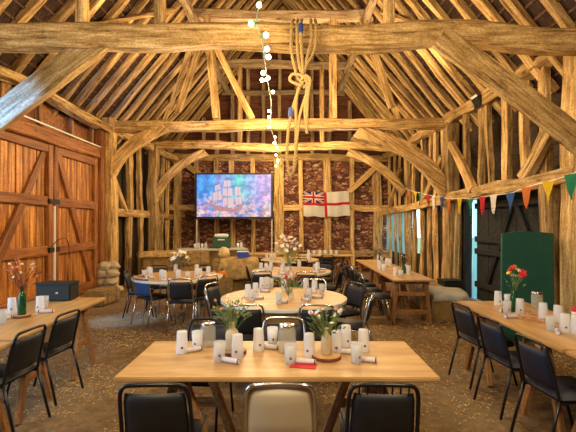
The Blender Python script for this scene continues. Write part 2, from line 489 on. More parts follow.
# left wall
wl = structure('wall_left', 'oak framed left wall')
def L3(y, off=0, z=0): return (XL(y)+off, y, z)
bm = bmesh.new()
boards(bm, (XL(9.2)-.18, 9.2, 0), (XL(15)-.18, 15, 0), 0, 4.1)
boards(bm, (-4.6, 4.3, 0), (-4.6, 5.95, 0), 0, 4.1)
boards(bm, (-4.6, -4.2, 0), (-4.6, .4, 0), 0, 4.1)
boards(bm, (-4.6, .4, 0), (-4.6, 4.3, 0), 3.2, 4.1)
link('cladding', bm, M['dark_board'], wl)
bm = bmesh.new()
boards(bm, (-4.5, 5.3, 0), (XL(9.4)-.1, 9.4, 0), 3.32, 4.1, bw=.22)
link('overdoor_boards', bm, M['door_rail'], wl)
beam('wall_plate', (-4.3, 4.9, 3.86), (-4.12, 9.95, 3.84), .19, .17, M['oak'], wl, wob=.05, segs=24)
beam('wall_plate', (-4.25, 9.9, 3.9), (-4.0, YB, 3.9), .2, .2, M['oak2'], wl)
beam('door_lintel', (-4.36, 5.3, 3.17), (XL(9.4), 9.4, 3.2), .16, .24, M['door_rail'], wl)
beam('door_post', (XL(9.2)+.02, 9.33, 0), (XL(9.2)+.02, 9.33, 3.9), .2, .2, M['door_rail'], wl)
for y in (6.3, 7.2, 8.2, 9.0):
    beam('short_stud', (-4.40+.03*(y-6), y, 3.28), (-4.40+.03*(y-6), y, 3.8), .08, .07, M['pine'], wl)
beam('mid_rail', L3(9.7, -.02, 1.92), L3(YB, -.02, 1.86), .14, .2, M['oak'], wl)
for y, w, m, z0 in ((10.0, .10, 'oak', 0), (10.95, .22, 'oak', 0), (11.75, .12, 'oak', 0), (13.0, .15, 'oak', 0), (13.55, .13, 'oak', 0), (14.1, .12, 'oak2', 0)):
    beam('stud', (XL(y)-.02+random.uniform(-.03, .03), y, z0), (XL(y)+random.uniform(-.05, .03), y+random.uniform(-.06, .06), 3.85), .11, w+.02, M[m], wl, wob=.03)
beam('diagonal_brace', L3(9.75, .0, 3.1), L3(10.7, .0, 1.95), .1, .14, M['oak'], wl)
beam('diagonal_brace', L3(13.5, .0, 1.95), L3(12.7, .0, 3.2), .1, .12, M['oak2'], wl)

# great doors in the left wall
def great_door(n, ya, yb, diag, label):
    d = structure('door_%d' % n, label)
    xa, xb = -4.46+.03*(ya-6), -4.46+.03*(yb-6)
    k = int((yb-ya)/.17); w = (yb-ya)/k
    for i in range(k):
        y = ya+w*(i+.5); x = xa+(xb-xa)*(i+.5)/k
        beam('board', (x, y, .05), (x, y, 3.08), w-.012, .035, M['door'], d, wob=.003, up=(1, 0, 0), segs=4)
    off = .05
    for z, h in ((3.0, .16), (2.03, .17), (1.14, .17), (.28, .2)):
        beam('ledge', (xa+off, ya, z), (xb+off, yb, z), .07, h, M['door_rail'], d, wob=.006)
    for y0, z0, y1, z1 in diag:
        beam('diagonal_brace', (xa+off+.005, y0, z0), (xb+off-.01, y1, z1), .06, .15, M['door_rail'], d, wob=.006)
    for y in (ya+.06, yb-.06):
        beam('stile', (-4.40+.03*(y-6), y, .05), (-4.40+.03*(y-6), y, 3.08), .08, .13, M['door_rail'], d, wob=.006)
    return d
dA = great_door(1, 5.97, 7.54, [(7.42, 2.95, 6.1, .95)], 'tall red-brown boarded door leaf near the table')
dB = great_door(2, 7.6, 9.2, [(7.75, 2.95, 9.05, .3)], 'tall red-brown boarded door leaf beside the oak post')
bm = bmesh.new(); tube(bm, [(-4.31, 7.57, .55), (-4.31, 7.57, 1.95)], .022); link('draw_bar', bm, M['white_paint'], dB)
bm = bmesh.new()
for z in (1.15, 2.03): box(bm, (-4.32, 7.57, z), (.05, .34, .09), bev=.008)
link('latch', bm, M['black_plastic'], dB)
bm = bmesh.new(); tube(bm, catmull([(-4.28, 7.4, 1.2), (-4.2, 7.5, 1.33), (-4.2, 7.75, 1.35), (-4.25, 7.95, 1.2), (-4.27, 8.0, .95)], 8), .007); link('chain', bm, M['black_plastic'], dB)

# right wall
wr = structure('wall_right', 'oak framed right wall with studs')
bm = bmesh.new()
boards(bm, (XR(-4)+.3, -4.2, 0), (XR(5.9)+.3, 5.9, 0), 0, 4.15)
boards(bm, (XR(5.9)+.28, 5.8, 0), (XR(9.3)+.28, 9.3, 0), 2.25, 4.15)
boards(bm, (XR(9.2)+.24, 9.2, 0), (XR(11.9)+.24, 11.9, 0), 0, 4.15)
boards(bm, (XR(11.9)+.24, 11.9, 0), (XR(15)+.24, 15, 0), 2.05, 4.15)
boards(bm, (XR(11.9)+.24, 11.9, 0), (XR(15)+.24, 15, 0), 0, .75)
link('cladding', bm, M['dark_board'], wr)
beam('wall_plate', (3.88, 4.9, 4.12), (3.72, 9.5, 4.0), .24, .2, M['oak'], wr, wob=.045, segs=22)
beam('wall_plate', (3.66, 9.5, 4.0), (3.42, YB, 3.95), .2, .2, M['oak'], wr, wob=.03)
beam('mid_rail', (3.82, 5.4, 2.26), (3.66, 9.45, 2.18), .18, .22, M['oak'], wr, wob=.035, segs=20)
beam('mid_rail', (3.62, 9.5, 2.15), (3.38, YB, 2.05), .16, .2, M['oak'], wr, wob=.03)
beam('door_post', (3.92, 5.98, 0), (3.80, 5.98, 2.2), .26, .26, M['oak2'], wr, wob=.02)
for y, w, m in ((6.3, .18, 'oak'), (6.75, .17, 'oak'), (7.25, .2, 'oak'), (7.75, .12, 'oak2'), (8.15, .16, 'oak'), (8.7, .15, 'oak2')):
    beam('upper_stud', (XR(y)-.02, y, 2.3), (XR(y)-.04, y+random.uniform(-.12, .12), 4.0), .10, w, M[m], wr, wob=.035)
beam('diagonal_brace', (3.62, 9.2, 3.4), (3.68, 8.2, 2.3), .12, .18, M['oak'], wr, wob=.02)
beam('diagonal_brace', (3.78, 5.75, 3.2), (3.74, 6.6, 2.35), .12, .22, M['oak'], wr, wob=.02)
yy = 9.85
while yy < 14.4:
    if 12.2 < yy: break
    x = XR(yy)-.0
    beam('stud', (x+random.uniform(-.04, .04), yy, 0), (x+random.uniform(-.06, .03), yy+random.uniform(-.08, .08), 3.95), .085, random.uniform(.12, .2), M[random.choice(['oak', 'oak', 'oak2'])], wr, wob=.035)
    yy += random.uniform(.40, .56)
beam('diagonal_brace', (XR(10)-.1, 9.7, 3.2), (XR(11)-.1, 10.9, 2.2), .1, .16, M['oak'], wr)
beam('diagonal_brace', (XR(12.8)-.1, 12.7, 3.3), (XR(13.7)-.1, 13.8, 2.2), .1, .16, M['oak2'], wr)
beam('stud', (3.70, 9.15, 0), (3.72, 9.05, 2.15), .1, .1, M['oak'], wr)
beam('stud', (3.95, 9.12, 0), (3.95, 9.12, 2.15), .16, .1, M['black_door'], wr)
# polythene sheeting nailed outside the open studs
def sheet(n, pts, z0, z1, label):
    bm = bmesh.new(); cols = []
    m = 14
    for i in range(m+1):
        p = Vector(pts[0]).lerp(Vector(pts[1]), i/m); o = .02*math.sin(i*2.1)
        cols.append((bm.verts.new((p.x+o, p.y, z0)), bm.verts.new((p.x+o*.5, p.y, z1))))
    for a, b in zip(cols, cols[1:]): bm.faces.new((a[0], b[0], b[1], a[1]))
    o = link('window_%d' % n, bm, M['poly'], smooth=True)
    smark(o, label)
    return o
for y in (12.85, 13.3, 13.9):
    beam('stud', (XR(y)-.05, y, 0), (XR(y)-.06, y+.05, 3.95), .07, .11, M['oak'], wr, wob=.03)
sheet(1, ((XR(12.5)+.03, 12.55, 0), (XR(14.5)+.03, 14.5, 0)), .7, 2.05, 'blue translucent sheeting behind the studs, daylight beyond')
sheet(2, ((4.03, 8.80, 0), (4.03, 9.02, 0)), .0, 2.15, 'narrow blue sheet standing in for the daylight gap beside the black door')  # added sheet; its blue stands for daylight through the open gap
# black door with ledges and braces
d3 = structure('door_3', 'black boarded door behind the green board')
bm = bmesh.new(); boards(bm, (4.12, 5.9, 0), (4.02, 8.79, 0), .02, 2.2, bw=.16, vertical=True); link('boards', bm, M['black_door'], d3)
for z in (.35, 1.05, 1.3, 2.0): beam('ledge', (4.03, 6.15, z), (3.97, 8.75, z), .06, .12, M['black_door'], d3, wob=.004)
beam('diagonal_brace', (4.02, 7.4, 2.0), (4.0, 8.3, .4), .05, .12, M['black_door'], d3, wob=.004)
beam('diagonal_brace', (4.02, 7.3, 2.0), (4.02, 6.3, .4), .05, .12, M['black_door'], d3, wob=.004)

# end wall: rubble between studs, boarded gable above
wb = structure('wall_back', 'rubble end wall held between oak studs')
bm = bmesh.new(); box(bm, (-.3, YB+.25, 2.0), (9.4, .3, 4.0)); link('rubble', bm, M['stone'], wb)
bm = bmesh.new()
z = 4.0
while z < ZR:
    wdt = (ZR-z)/SL*2+.5
    box(bm, (RX, YB+.2, z+.09), (wdt, .03, .19), Matrix.Rotation(-.08, 3, 'X')); z += .18
link('gable_boards', bm, M['gable_board'], wb)
for z, th in ((3.98, .24), (2.22, .2), (.55, .2)):
    beam('rail', (-4.3, YB, z), (3.6, YB, z-.02), .16, th, M['oak'], wb, wob=.03, segs=24)
for px, w, m in ((178, .26, 'oak2'), (198, .13, 'oak2'), (217, .16, 'oak'), (233, .17, 'oak'), (253, .14, 'oak'), (278, .34, 'oak'), (302, .15, 'oak'), (327, .26, 'oak'), (352, .15, 'oak'), (377, .32, 'oak2')):
    x = (px-CX)*YB/F
    beam('stud', (x+random.uniform(-.02,.06), YB-.02, 0), (x+random.uniform(-.06,.02), YB-.02, 3.95), w, .14, M[m], wb, wob=.025)
beam('diagonal_brace', P(349, 192, YB-.1), P(374, 169, YB-.1), .12, .2, M['oak'], wb)
beam('diagonal_brace', P(200, 175, YB-.1), P(180, 160, YB-.1), .12, .2, M['oak2'], wb)
for px in (203, 217, 233, 248, 264, 280, 296, 312, 330, 350):
    x = (px-CX)*YB/F
    beam('gable_stud', (x, YB, 4.1), (x+random.uniform(-.04,.04), YB, min(ZP(x)-.15, 8.2)), .12, .1, M['grey_oak'], wb, wob=.02)
for z in (5.0, 6.25, 7.2):
    hw = (ZR-z)/SL-.1
    beam('gable_rail', (RX-hw, YB-.04, z), (RX+hw, YB-.04, z), .12, .16, M['grey_oak'], wb, wob=.02)
# wall behind the viewer
bm = bmesh.new(); boards(bm, (5, -4.1, 0), (-5, -4.1, 0), 0, 4.3); 
z = 4.2
while z < ZR:
    box(bm, (RX, -4.1, z+.1), ((ZR-z)/SL*2+.6, .03, .21)); z += .2
smark(link('wall_front', bm, M['gable_board']), 'boarded wall at the near end of the barn')

# stone plinths
def lump(name, c, s, mat, parent=None, sub=3, amp=.25, fr=2.2, flat=False):
    bm = bmesh.new(); bmesh.ops.create_icosphere(bm, subdivisions=sub, radius=1)
    for v in bm.verts:
        v.co *= 1+amp*noise.noise(v.co*fr+Vector(c)*3)
        v.co = Vector((v.co.x*s[0], v.co.y*s[1], v.co.z*s[2]))
        if flat: v.co.z = max(v.co.z, -s[2]*.6)
    o = link(name, bm, mat, parent, smooth=True); o.location = c; return o
pl = structure('trim_4', 'rubble plinth under the left oak post')
k = 0
for zz, nrow in ((.12, 4), (.32, 3), (.50, 3), (.66, 2)):
    for a in range(nrow):
        lump('plinth_stone', (-4.22+.16*a/nrow*2+random.uniform(-.03,.03), 9.28+.17*(a % 2)+random.uniform(-.03, .03), zz), (.17, .15, .11), M['stone_base'], pl, amp=.35)
# straw
bm = bmesh.new()
for i in range(60000):
    u = random.random()
    y = 1.2+12*random.random()**1.9; x = random.uniform(-4.1, 3.6)
    dens = noise.noise((x*1.1, y*1.1, 4))+.5*noise.noise((x*4, y*4, 1))-.12*max(0, y-5.2)
    if dens < random.uniform(-.3, .5): continue
    a = random.uniform(0, PI); l = random.uniform(.008, .03); w = random.uniform(.0012, .0026)
    z0 = .018+random.uniform(0, .012)
    dx, dy = math.cos(a)*l, math.sin(a)*l; ex, ey = -math.sin(a)*w, math.cos(a)*w
    dz = random.uniform(-.004, .012)
    v = [bm.verts.new(q) for q in ((x-ex, y-ey, z0), (x+ex, y+ey, z0), (x+dx+ex, y+dy+ey, z0+dz), (x+dx-ex, y+dy-ey, z0+dz), (x, y, z0+.004), (x+dx, y+dy, z0+dz+.004))]
    bm.faces.new((v[0], v[4], v[5], v[3])); bm.faces.new((v[4], v[1], v[2], v[5]))
o = link('straw', bm, M['straw']); o['kind'] = 'stuff'; o['label'] = 'loose straw strewn over the earth floor'; o['category'] = 'straw'

# ---------------------------------------------------------------- floodlights
def flood(loc, aim, label, power):
    t = thing('floodlight', label, 'floodlight', loc, aim, 'black floodlights on the wall plates')
    bx('housing', (0, .02, 0), (.28, .09, .2), M['black_plastic'], t, rot=Matrix.Rotation(.6, 3, 'X'), bev=.01)
    bm = bmesh.new(); tube(bm, [(-.12, 0, .0), (-.12, .0, -.12), (.12, 0, -.12), (.12, 0, 0)], .012, 6); link('bracket', bm, M['black_plastic'], t)
    bx('glass_front', (0, -.035, .045), (.23, .01, .15), M['bulb2'], t, rot=Matrix.Rotation(.6, 3, 'X'))
    return t
M['bulb2'] = plain('lamp_glass', (.9,.9,.85), .2)
flood(P(69, 112, 8.2)+Vector((0, -.12, .02)), PI*.5, 'small black floodlight clamped to the left wall plate above the doors', 0)
flood(P(480, 104, 8.0)+Vector((-.05, 0, .05)), -PI*.5, 'small black floodlight clamped to the right wall plate above the bunting', 0)

# ---------------------------------------------------------------- festoon lights
t = thing('string_lights', 'festoon of warm lit bulbs hanging down the middle of the barn', 'string lights')
path = [(-.30, 3.9, 4.45), (-.33, 4.70, 4.20), P(262, 0, 4.9), P(257, 14, 4.9), P(258, 28, 4.9), P(262, 40, 4.92), P(264, 56, 4.95), P(266, 70, 5.6), P(268, 84, 6.8), P(271, 100, 8.6), P(271, 112, 9.3), P(271, 128, 9.35), P(275, 140, 11.2), P(277, 150, 12.1), P(278, 160, 13.2), P(278, 172, 14.3)]
bm = bmesh.new(); cpath = catmull(path, 8); tube(bm, cpath, .007, 6); link('cable', bm, M['cable'], t)
bulbs = [(259, 5, 4.9, 4), (251, 24, 4.85, -1), (266, 35, 4.8, 1), (267, 49, 4.85, 1), (268.5, 57, 4.9, 1), (263, 73, 5.8, -1), (268, 78, 6.2, 1), (262, 80, 6.4, -1), (273, 92, 7.4, 1), (269, 111, 9.2, 1), (269, 117, 9.25, -1), (269, 127, 9.25, 1), (275, 137, 10.9, 1), (274, 143, 11.6, -1), (277, 148, 12.1, 1), (276, 155, 12.8, -1), (278, 160, 13.2, 1), (276, 166, 13.8, -1)]
for px, py, Y, s in bulbs:
    c = P(px, py, Y)
    q = min(cpath, key=lambda p: (p-c).length + .3*abs(p.z-c.z-.05))
    bm = bmesh.new()
    tube(bm, [q, q.lerp(c, .55)], .016, 8); sk = link('bulb_socket', bm, M['socket'], t)
    bm = bmesh.new(); bmesh.ops.create_icosphere(bm, subdivisions=2, radius=.032, matrix=Matrix.Translation(c)); b = link('bulb', bm, M['bulb'], sk, smooth=True)
for px, py, Y in ((262, 75, 4.2), (266, 80, 6.4), (270, 118, 8.9), (276, 143, 11.5), (277, 163, 13.4)):
    l = bpy.data.lights.new('bulb_light', 'POINT'); l.energy = 58; l.color = (1, .72, .36); l.shadow_soft_size = .12
    o = bpy.data.objects.new('bulb_light', l); COL.objects.link(o); o.location = P(px, py, Y)+Vector((0, -.05, -.05))

# ---------------------------------------------------------------- rope
t = thing('hanging_rope', 'thick knotted rope hung over the near tie beam', 'rope')
def rp(px, py, Y=4.9): return P(px, py, Y)
strands = [
    [(294, 20, 5.15), (292, 24, 4.95), (291, 40, 4.93), (292, 55, 4.9), (295, 68, 4.88), (298, 78, 4.86), (304, 84, 4.83)],
    [(298, 20, 5.15), (297, 24, 4.93), (297, 40, 4.9), (298, 55, 4.88), (300, 68, 4.84), (302, 80, 4.84), (296, 98, 4.86), (291, 115, 4.86), (288, 135, 4.86), (287, 158, 4.86), (290, 176, 4.86), (295, 166, 4.84), (296, 145, 4.84), (296, 120, 4.84), (296, 100, 4.82), (300, 85, 4.82)],
    [(302, 20, 5.15), (301, 24, 4.91), (301, 40, 4.88), (302, 55, 4.86), (303, 70, 4.82), (302, 84, 4.8), (297, 84, 4.8), (290, 80, 4.8), (293, 74, 4.78), (303, 76, 4.76), (309, 82, 4.8), (303, 88, 4.8)],
    [(311, 20, 5.15), (311, 24, 4.94), (312, 38, 4.9), (309, 50, 4.88), (306, 62, 4.86), (304, 74, 4.85), (300, 84, 4.85)],
    [(315, 20, 5.15), (316, 24, 4.94), (316, 42, 4.9), (313, 54, 4.88), (306, 66, 4.84), (303, 78, 4.82), (307, 84, 4.8), (305, 110, 4.84), (307, 130, 4.84)],
    [(303, 80, 4.83), (310, 80, 4.84), (306, 95, 4.84), (300, 115, 4.84), (297, 140, 4.83), (293, 175, 4.84)],
    [(300, 82, 4.8), (305, 76, 4.76), (310, 80, 4.76), (308, 96, 4.8), (307, 118, 4.82), (307, 134, 4.82)],
]
for i, st in enumerate(strands):
    bm = bmesh.new(); r = .0185
    tube(bm, catmull([rp(*s) for s in st], 7), r, 8, uvs=True); link('strand', bm, M['rope'], t, smooth=True)
for a, b in (((301, 24, 4.90), (301, 33, 4.885)), ((291, 108, 4.86), (290.5, 117, 4.86))):
    bm = bmesh.new(); tube(bm, [rp(*a), rp(*b)], .027, 10); link('blue_tape', bm, M['tape'], t)

# ---------------------------------------------------------------- bunting
t = thing('bunting', 'string of coloured pennants pinned along the right mid rail', 'bunting')
fl_ = [(404, 187, 'blue'), (409, 190, 'orange'), (416, 192, 'yellow'), (420.5, 193, 'green'), (428, 195, 'red'), (434, 196, 'white'), (442, 197, 'blue'), (449, 199, 'orange'), (460, 198, 'yellow'), (471, 199, 'green'), (483, 197, 'red'), (494, 195, 'white'), (511, 193, 'blue'), (527, 187, 'orange'), (549, 181, 'yellow'), (572, 174, 'green')]
tp = []
for px, py, c in fl_:
    # point on the line just inside the right wall
    Y = (3.64+.025*5.4)/((px-CX)/F+.025)
    Q = P(px, py, Y); tp.append(Q)
tp.append(tp[-1]+Vector((.03, -.5, .12)))
bm = bmesh.new(); tube(bm, catmull([tp[0]+Vector((-.0, .4, .05))]+tp, 4), .006, 5); link('cord', bm, M['flag_white'], t)
for (px, py, c), Q in zip(fl_, tp):
    bm = bmesh.new(); h = .33; w = .27; rows = []
    n = 6; ph = random.uniform(0, 6)
    for i in range(n+1):
        tt = i/n; hw = w/2*(1-tt)+.001
        rows.append([bm.verts.new((Q.x-.012+.022*math.sin(ph+tt*4+k*.8)*tt, Q.y+hw*(k/2-1)*-1, Q.z-h*tt)) for k in range(5)])
    for a, b in zip(rows, rows[1:]):
        for k in range(4): bm.faces.new((a[k], a[k+1], b[k+1], b[k]))
    bmesh.ops.solidify(bm, geom=bm.faces[:], thickness=.003)
    link('pennant', bm, M['flag_'+c], t)

# ---------------------------------------------------------------- screen
SY = 13.5
t = thing('projection_screen', 'large wide screen showing a colourful ship scene, on thin pale poles', 'screen', (0, SY, 0))
c = P(234, 196, SY); w, h = 78*SY/F, 46*SY/F
bx('frame', (c.x, .02, c.z), (w, .06, h), M['black_plastic'], t, bev=.01)
def screenmat():
    m, nt, b = newmat('screen_picture')
    tc = N(nt, 'ShaderNodeTexCoord'); sp = N(nt, 'ShaderNodeSeparateXYZ'); nt.links.new(tc.outputs['Generated'], sp.inputs[0])
    n1 = noisef(nt, coords(nt, 'Object', (1, 1, 1)), 2.2, 5, .7)
    n2 = noisef(nt, coords(nt, 'Object', (1, 1, 1.6)), 3.2, 4, .6)
    sky = ramp(nt, sp.outputs[0], [(0, (.0,.28,.80)), (.2, (.01,.33,.80)), (.32, (.22,.36,.72)), (.46, (.08,.40,.75)), (.56, (.0,.62,.58)), (.68, (.10,.42,.75)), (.85, (.33,.30,.75)), (1, (.45,.38,.75))])
    low = ramp(nt, n2, [(.36, (.02,.35,.62)), (.45, (.30,.28,.70)), (.52, (.75,.40,.45)), (.57, (.85,.62,.40)), (.66, (.10,.60,.75))])
    # the picture is darkest blue at upper left, pale and warm lower left, lilac at right
    ad = N(nt, 'ShaderNodeMath', operation='MULTIPLY_ADD'); nt.links.new(sp.outputs[2], ad.inputs[0]); ad.inputs[1].default_value = .9; nt.links.new(n1, ad.inputs[2])
    f = ramp(nt, ad.outputs[0], [(.7, (.9,.9,.9)), (1.2, (.08,.08,.08))])
    c = mixc(nt, f, sky, low)
    dn = noisef(nt, coords(nt, 'Object', (1, 1, 1)), 5, 3, .6)
    e = ramp(nt, dn, [(.40, (.25,.25,.5)), (.5, (.85,.8,.9)), (.6, (1.9,1.4,1.2))])
    c = mixc(nt, .6, c, e, 'MULTIPLY')
    nt.links.new(c, b.inputs['Emission Color']); b.inputs['Emission Strength'].default_value = SCR
    b.inputs['Base Color'].default_value = (.02,.02,.02,1); b.inputs['Roughness'].default_value = .5
    return m
SCR = .85
o = bx('screen_picture', (0, 0, 0), (w-.13, .012, h-.13), screenmat(), t); o.location = (c.x, -.018, c.z+.01)
# the sailing ship in the picture, flat on the screen
def flatshape(name, polys, mat):
    bm = bmesh.new()
    for pl_ in polys: bm.faces.new([bm.verts.new((P(px, py, SY).x, -.026, P(px, py, SY).z)) for px, py in pl_])
    bmesh.ops.recalc_face_normals(bm, faces=bm.faces); q = link(name, bm, mat, o); q.matrix_parent_inverse = Matrix.Translation(-o.location); return q
flatshape('ship_hull', [[(209, 200), (214, 205), (236, 209), (243, 203), (243, 207), (237, 213), (214, 210)]], plain('picture_hull', (.1,.05,.05), .5, emis=(.42,.22,.28), es=.7))
flatshape('ship_sails', [[(215, 186), (220, 184), (221, 189), (215, 191)], [(213, 193), (221, 191), (222, 200), (213, 201)], [(224, 181), (230, 180), (231, 186), (224, 187)], [(223, 189), (232, 188), (233, 196), (223, 196)], [(223, 198), (233, 198), (234, 206), (223, 205)], [(235, 187), (240, 187), (241, 195), (235, 196)], [(235, 197), (241, 197), (242, 204), (236, 205)]], plain('picture_sail', (.2,.18,.18), .5, emis=(.60,.45,.58), es=.62))
flatshape('ship_masts', [[(x-.25, t_), (x+.25, t_), (x+.25, 207), (x-.25, 207)] for x, t_ in ((218, 182), (227.5, 178), (238.5, 185))], plain('picture_mast', (.05,.04,.1), .5, emis=(.15,.12,.35), es=.8))
for s in (-1, 1):
    bm = bmesh.new(); x = c.x+s*(w/2-.04)
    tube(bm, [(x, .08, .02), (x, .08, c.z+.3)], .016); link('pole', bm, M['white_paint'], t)
    bm = bmesh.new(); tube(bm, [(x-.25, -.25, .02), (x, .08, .35), (x+.25, -.25, .02)], .014); link('foot', bm, M['white_paint'], t)

# ---------------------------------------------------------------- flag
def flagcol(u, v):      # v up; a white ensign
    W, H = 2.0, 1.0; x, y = u*W, v*H
    if abs(x-.98) < .055 or abs(y-.5) < .055: return 1
    if x < .98 and y > .5:
        a, b = (x)/.925, (y-.555)/.445
        if abs(a-.5) < .05 or abs(b-.5) < .1: return 1
        if abs(a-.5) < .085 or abs(b-.5) < .17: return 0
        d1, d2 = abs(a-b), abs(a-(1-b))
        if min(d1, d2) < .035: return 1
        if min(d1, d2) < .10: return 0
        return 2
    return 0
t = thing('ensign_flag', 'white flag with red cross and a union canton, pinned on the rubble wall', 'flag')
bm = bmesh.new(); nx, ny = 110, 56
A, B_, D = P(302.5, 191, YB-.28), P(349, 190.5, YB-.28), P(303.5, 216, YB-.28)
ux, uy = B_-A, D-A
g = []
for j in range(ny+1):
    row = []
    for i in range(nx+1):
        u, v = i/nx, j/ny
        p = A+ux*u+uy*v
        p.y += .025*math.sin(u*14+v*2)+.012*math.sin(u*31)
        p.z -= .05*math.sin(PI*u)*(1-.2*v)+.015*math.sin(u*20)*v
        row.append(bm.verts.new(p))
    g.append(row)
for j in range(ny):
    for i in range(nx):
        f = bm.faces.new((g[j][i], g[j+1][i], g[j+1][i+1], g[j][i+1])); f.material_index = flagcol((i+.5)/nx, 1-(j+.5)/ny)
bmesh.ops.solidify(bm, geom=bm.faces[:], thickness=.003)
link('cloth', bm, None, t, smooth=True, mats=[M['flag_white'], M['flag_red'], M['navy_flag']])

# ---------------------------------------------------------------- chairs
def make_chair(name, label, pad, frame, group=None, slats=False, shell=False):
    t = thing(name, label, 'chair', group=group)
    bm = bmesh.new(); box(bm, (0, .0, .445), (.40, .40, .05), bev=.02); 
    link('seat', bm, M[pad], t, smooth=True)
    bm = bmesh.new()        # padded back, slightly bowed
    g = []
    nx, nz = 8, 6
    for side in (0, 1):
        sh = []
        for j in range(nz+1):
            row = []
            for i in range(nx+1):
                u, v = i/nx*2-1, j/nz
                edge = (1-abs(u)**6)*(1-abs(v*2-1)**6)
                y = -.205-.065*v-.02*(1-u*u)+.0 + (.020*edge+.004 if side else -.014*edge-.004)
                wv = (.186 if shell else .172)*(1-.06*v) * (1 if abs(v*2-1) < .9 else .95)
                row.append(bm.verts.new((u*wv, y, .50+(.315 if shell else .275)*v)))
            sh.append(row)
        g.append(sh)
    for s, sh in enumerate(g):
        for j in range(nz):
            for i in range(nx):
                q = (sh[j][i], sh[j][i+1], sh[j+1][i+1], sh[j+1][i]); bm.faces.new(q if s == 0 else q[::-1])
    def rim(sh): return [sh[0][i] for i in range(nx+1)]+[sh[j][nx] for j in range(1, nz+1)]+[sh[nz][i] for i in range(nx-1, -1, -1)]+[sh[j][0] for j in range(nz-1, 0, -1)]
    ra, rb = rim(g[0]), rim(g[1])
    for i in range(len(ra)): bm.faces.new((ra[i], rb[i], rb[(i+1)%len(ra)], ra[(i+1)%len(ra)]))
    bmesh.ops.recalc_face_normals(bm, faces=bm.faces)
    link('backrest', bm, M[pad], t, smooth=True)
    bm = bmesh.new()
    pts = [(-.19, -.195, .43), (-.188, -.22, .55), (-.184, -.255, .70), (-.176, -.275, .775), (-.15, -.285, .815), (-.08, -.292, .825), (.08, -.292, .825), (.15, -.285, .815), (.176, -.275, .775), (.184, -.255, .70), (.188, -.22, .55), (.19, -.195, .43)]
    tube(bm, catmull(pts, 4), .0115, 8); bf = link('back_frame', bm, M[frame], t, smooth=True)
    if slats:
        for i in range(7):
            x = -.13+i*.043
            bm2 = bmesh.new(); tube(bm2, [(x, -.283, .77), (x, -.292, .825)], .005, 6); link('back_slat', bm2, M[frame], bf)
    for sx in (-1, 1):
        bm = bmesh.new(); tube(bm, [(sx*.19, -.195, .44), (sx*.20, -.30, .012)], .0115, 8); link('leg', bm, M[frame], t, smooth=True)
        bm = bmesh.new(); tube(bm, [(sx*.18, .10, .43), (sx*.19, .215, .012)], .0115, 8); link('leg', bm, M[frame], t, smooth=True)
    bm = bmesh.new()
    tube(bm, [(-.19, -.195, .42), (-.18, .17, .42), (.18, .17, .42), (.19, -.195, .42)], .010, 6)
    link('seat_frame', bm, M[frame], t)
    return t
black = make_chair('banquet_chair', '', 'black', 'tube_black', 'black banquet chairs')
black2 = make_chair('banquet_chair', '', 'black', 'tube_black', 'black banquet chairs', slats=True)
chromeb = make_chair('banquet_chair', '', 'black', 'chrome', 'black chairs with silver frames')
navy = make_chair('banquet_chair', '', 'navy', 'tube_black', 'navy banquet chairs')
bluec = make_chair('banquet_chair', '', 'blue', 'chrome', 'blue banquet chairs')
for c in bluec.children:
    if c.name.startswith('seat') and not c.name.startswith('seat_frame'): c.data.materials[0] = M['black']
beige = make_chair('banquet_chair', '', 'beige', 'chrome', shell=True)
used = set()
def chair(proto, x, y, deg, label):
    rz = math.radians(deg)
    if proto.name not in used:
        used.add(proto.name); CH_CACHE.clear()
        proto.scale = (.97, .97, .955); proto.location = (x, y, .02); proto.rotation_euler = (0, 0, rz); proto['label'] = label; return proto
    return dup(proto, (x, y, .02), rz, label)
# deg 0: the sitter looks away from the camera (+y)
BK = .27
def back_at(px, Y, deg):     # put the middle of the backrest at this pixel column and distance
    x = (px-CX)*Y/F; a = math.radians(deg)
    return x+(-math.sin(a))*BK, Y+math.cos(a)*BK
def ch(proto, px, Y, deg, label):
    x, y = back_at(px, Y, deg); return chair(proto, x, y, deg, label)
# front table, near side
ch(black, 154, 2.09, 2, 'black padded chair at the near left of the front table, its back to the viewer')
ch(beige, 280, 2.09, 0, 'beige backed chair with silver frame at the middle of the front table')
ch(black2, 384, 2.09, -2, 'black padded chair with slatted top rail at the near right of the front table')
# front table, far side
ch(chromeb, 284, 3.55, 178, 'silver framed chair facing the viewer behind the front table')
ch(black, 210, 3.5, 174, 'black chair facing the viewer behind the left jar of the front table')
# right table
ch(black, 461, 4.16, -82, 'black chair farthest along the aisle side of the right-hand table')
ch(navy, 489, 3.54, -84, 'dark navy chair between two others on the aisle side of the right-hand table')
ch(navy, 530, 2.92, -86, 'large dark navy chair nearest the viewer fully seen at the right-hand table')
ch(navy, 612, 2.20, -88, 'dark chair cut off by the lower right corner of the picture')
chair(black, 2.98, 3.55, 92, 'black framed chair on the wall side of the right-hand table beside the red can')
# left table
ch(black, 68, 3.80, 84, 'black chair near the far end of the left-hand table, on the aisle side')
ch(black, 31, 3.20, 86, 'black chair nearer the viewer on the aisle side of the left-hand table')
# near round table (-.06, 4.98)
ch(chromeb, 246, 4.13, 6, 'black chair at the near left rim of the middle round table')
ch(chromeb, 317, 4.13, -6, 'black chair at the near right rim of the middle round table')
ch(chromeb, 206, 4.85, -75, 'black chair on the left side of the middle round table, seen edge on')
ch(chromeb, 372, 4.75, 72, 'dark chair on the right side of the middle round table, seen edge on')
ch(navy, 356, 5.65, 120, 'navy backed chair at the far right of the middle round table')
ch(chromeb, 212, 5.6, -110, 'black chair at the far left of the middle round table')
ch(chromeb, 314, 6.05, 172, 'silver framed chair at the far rim of the middle round table')
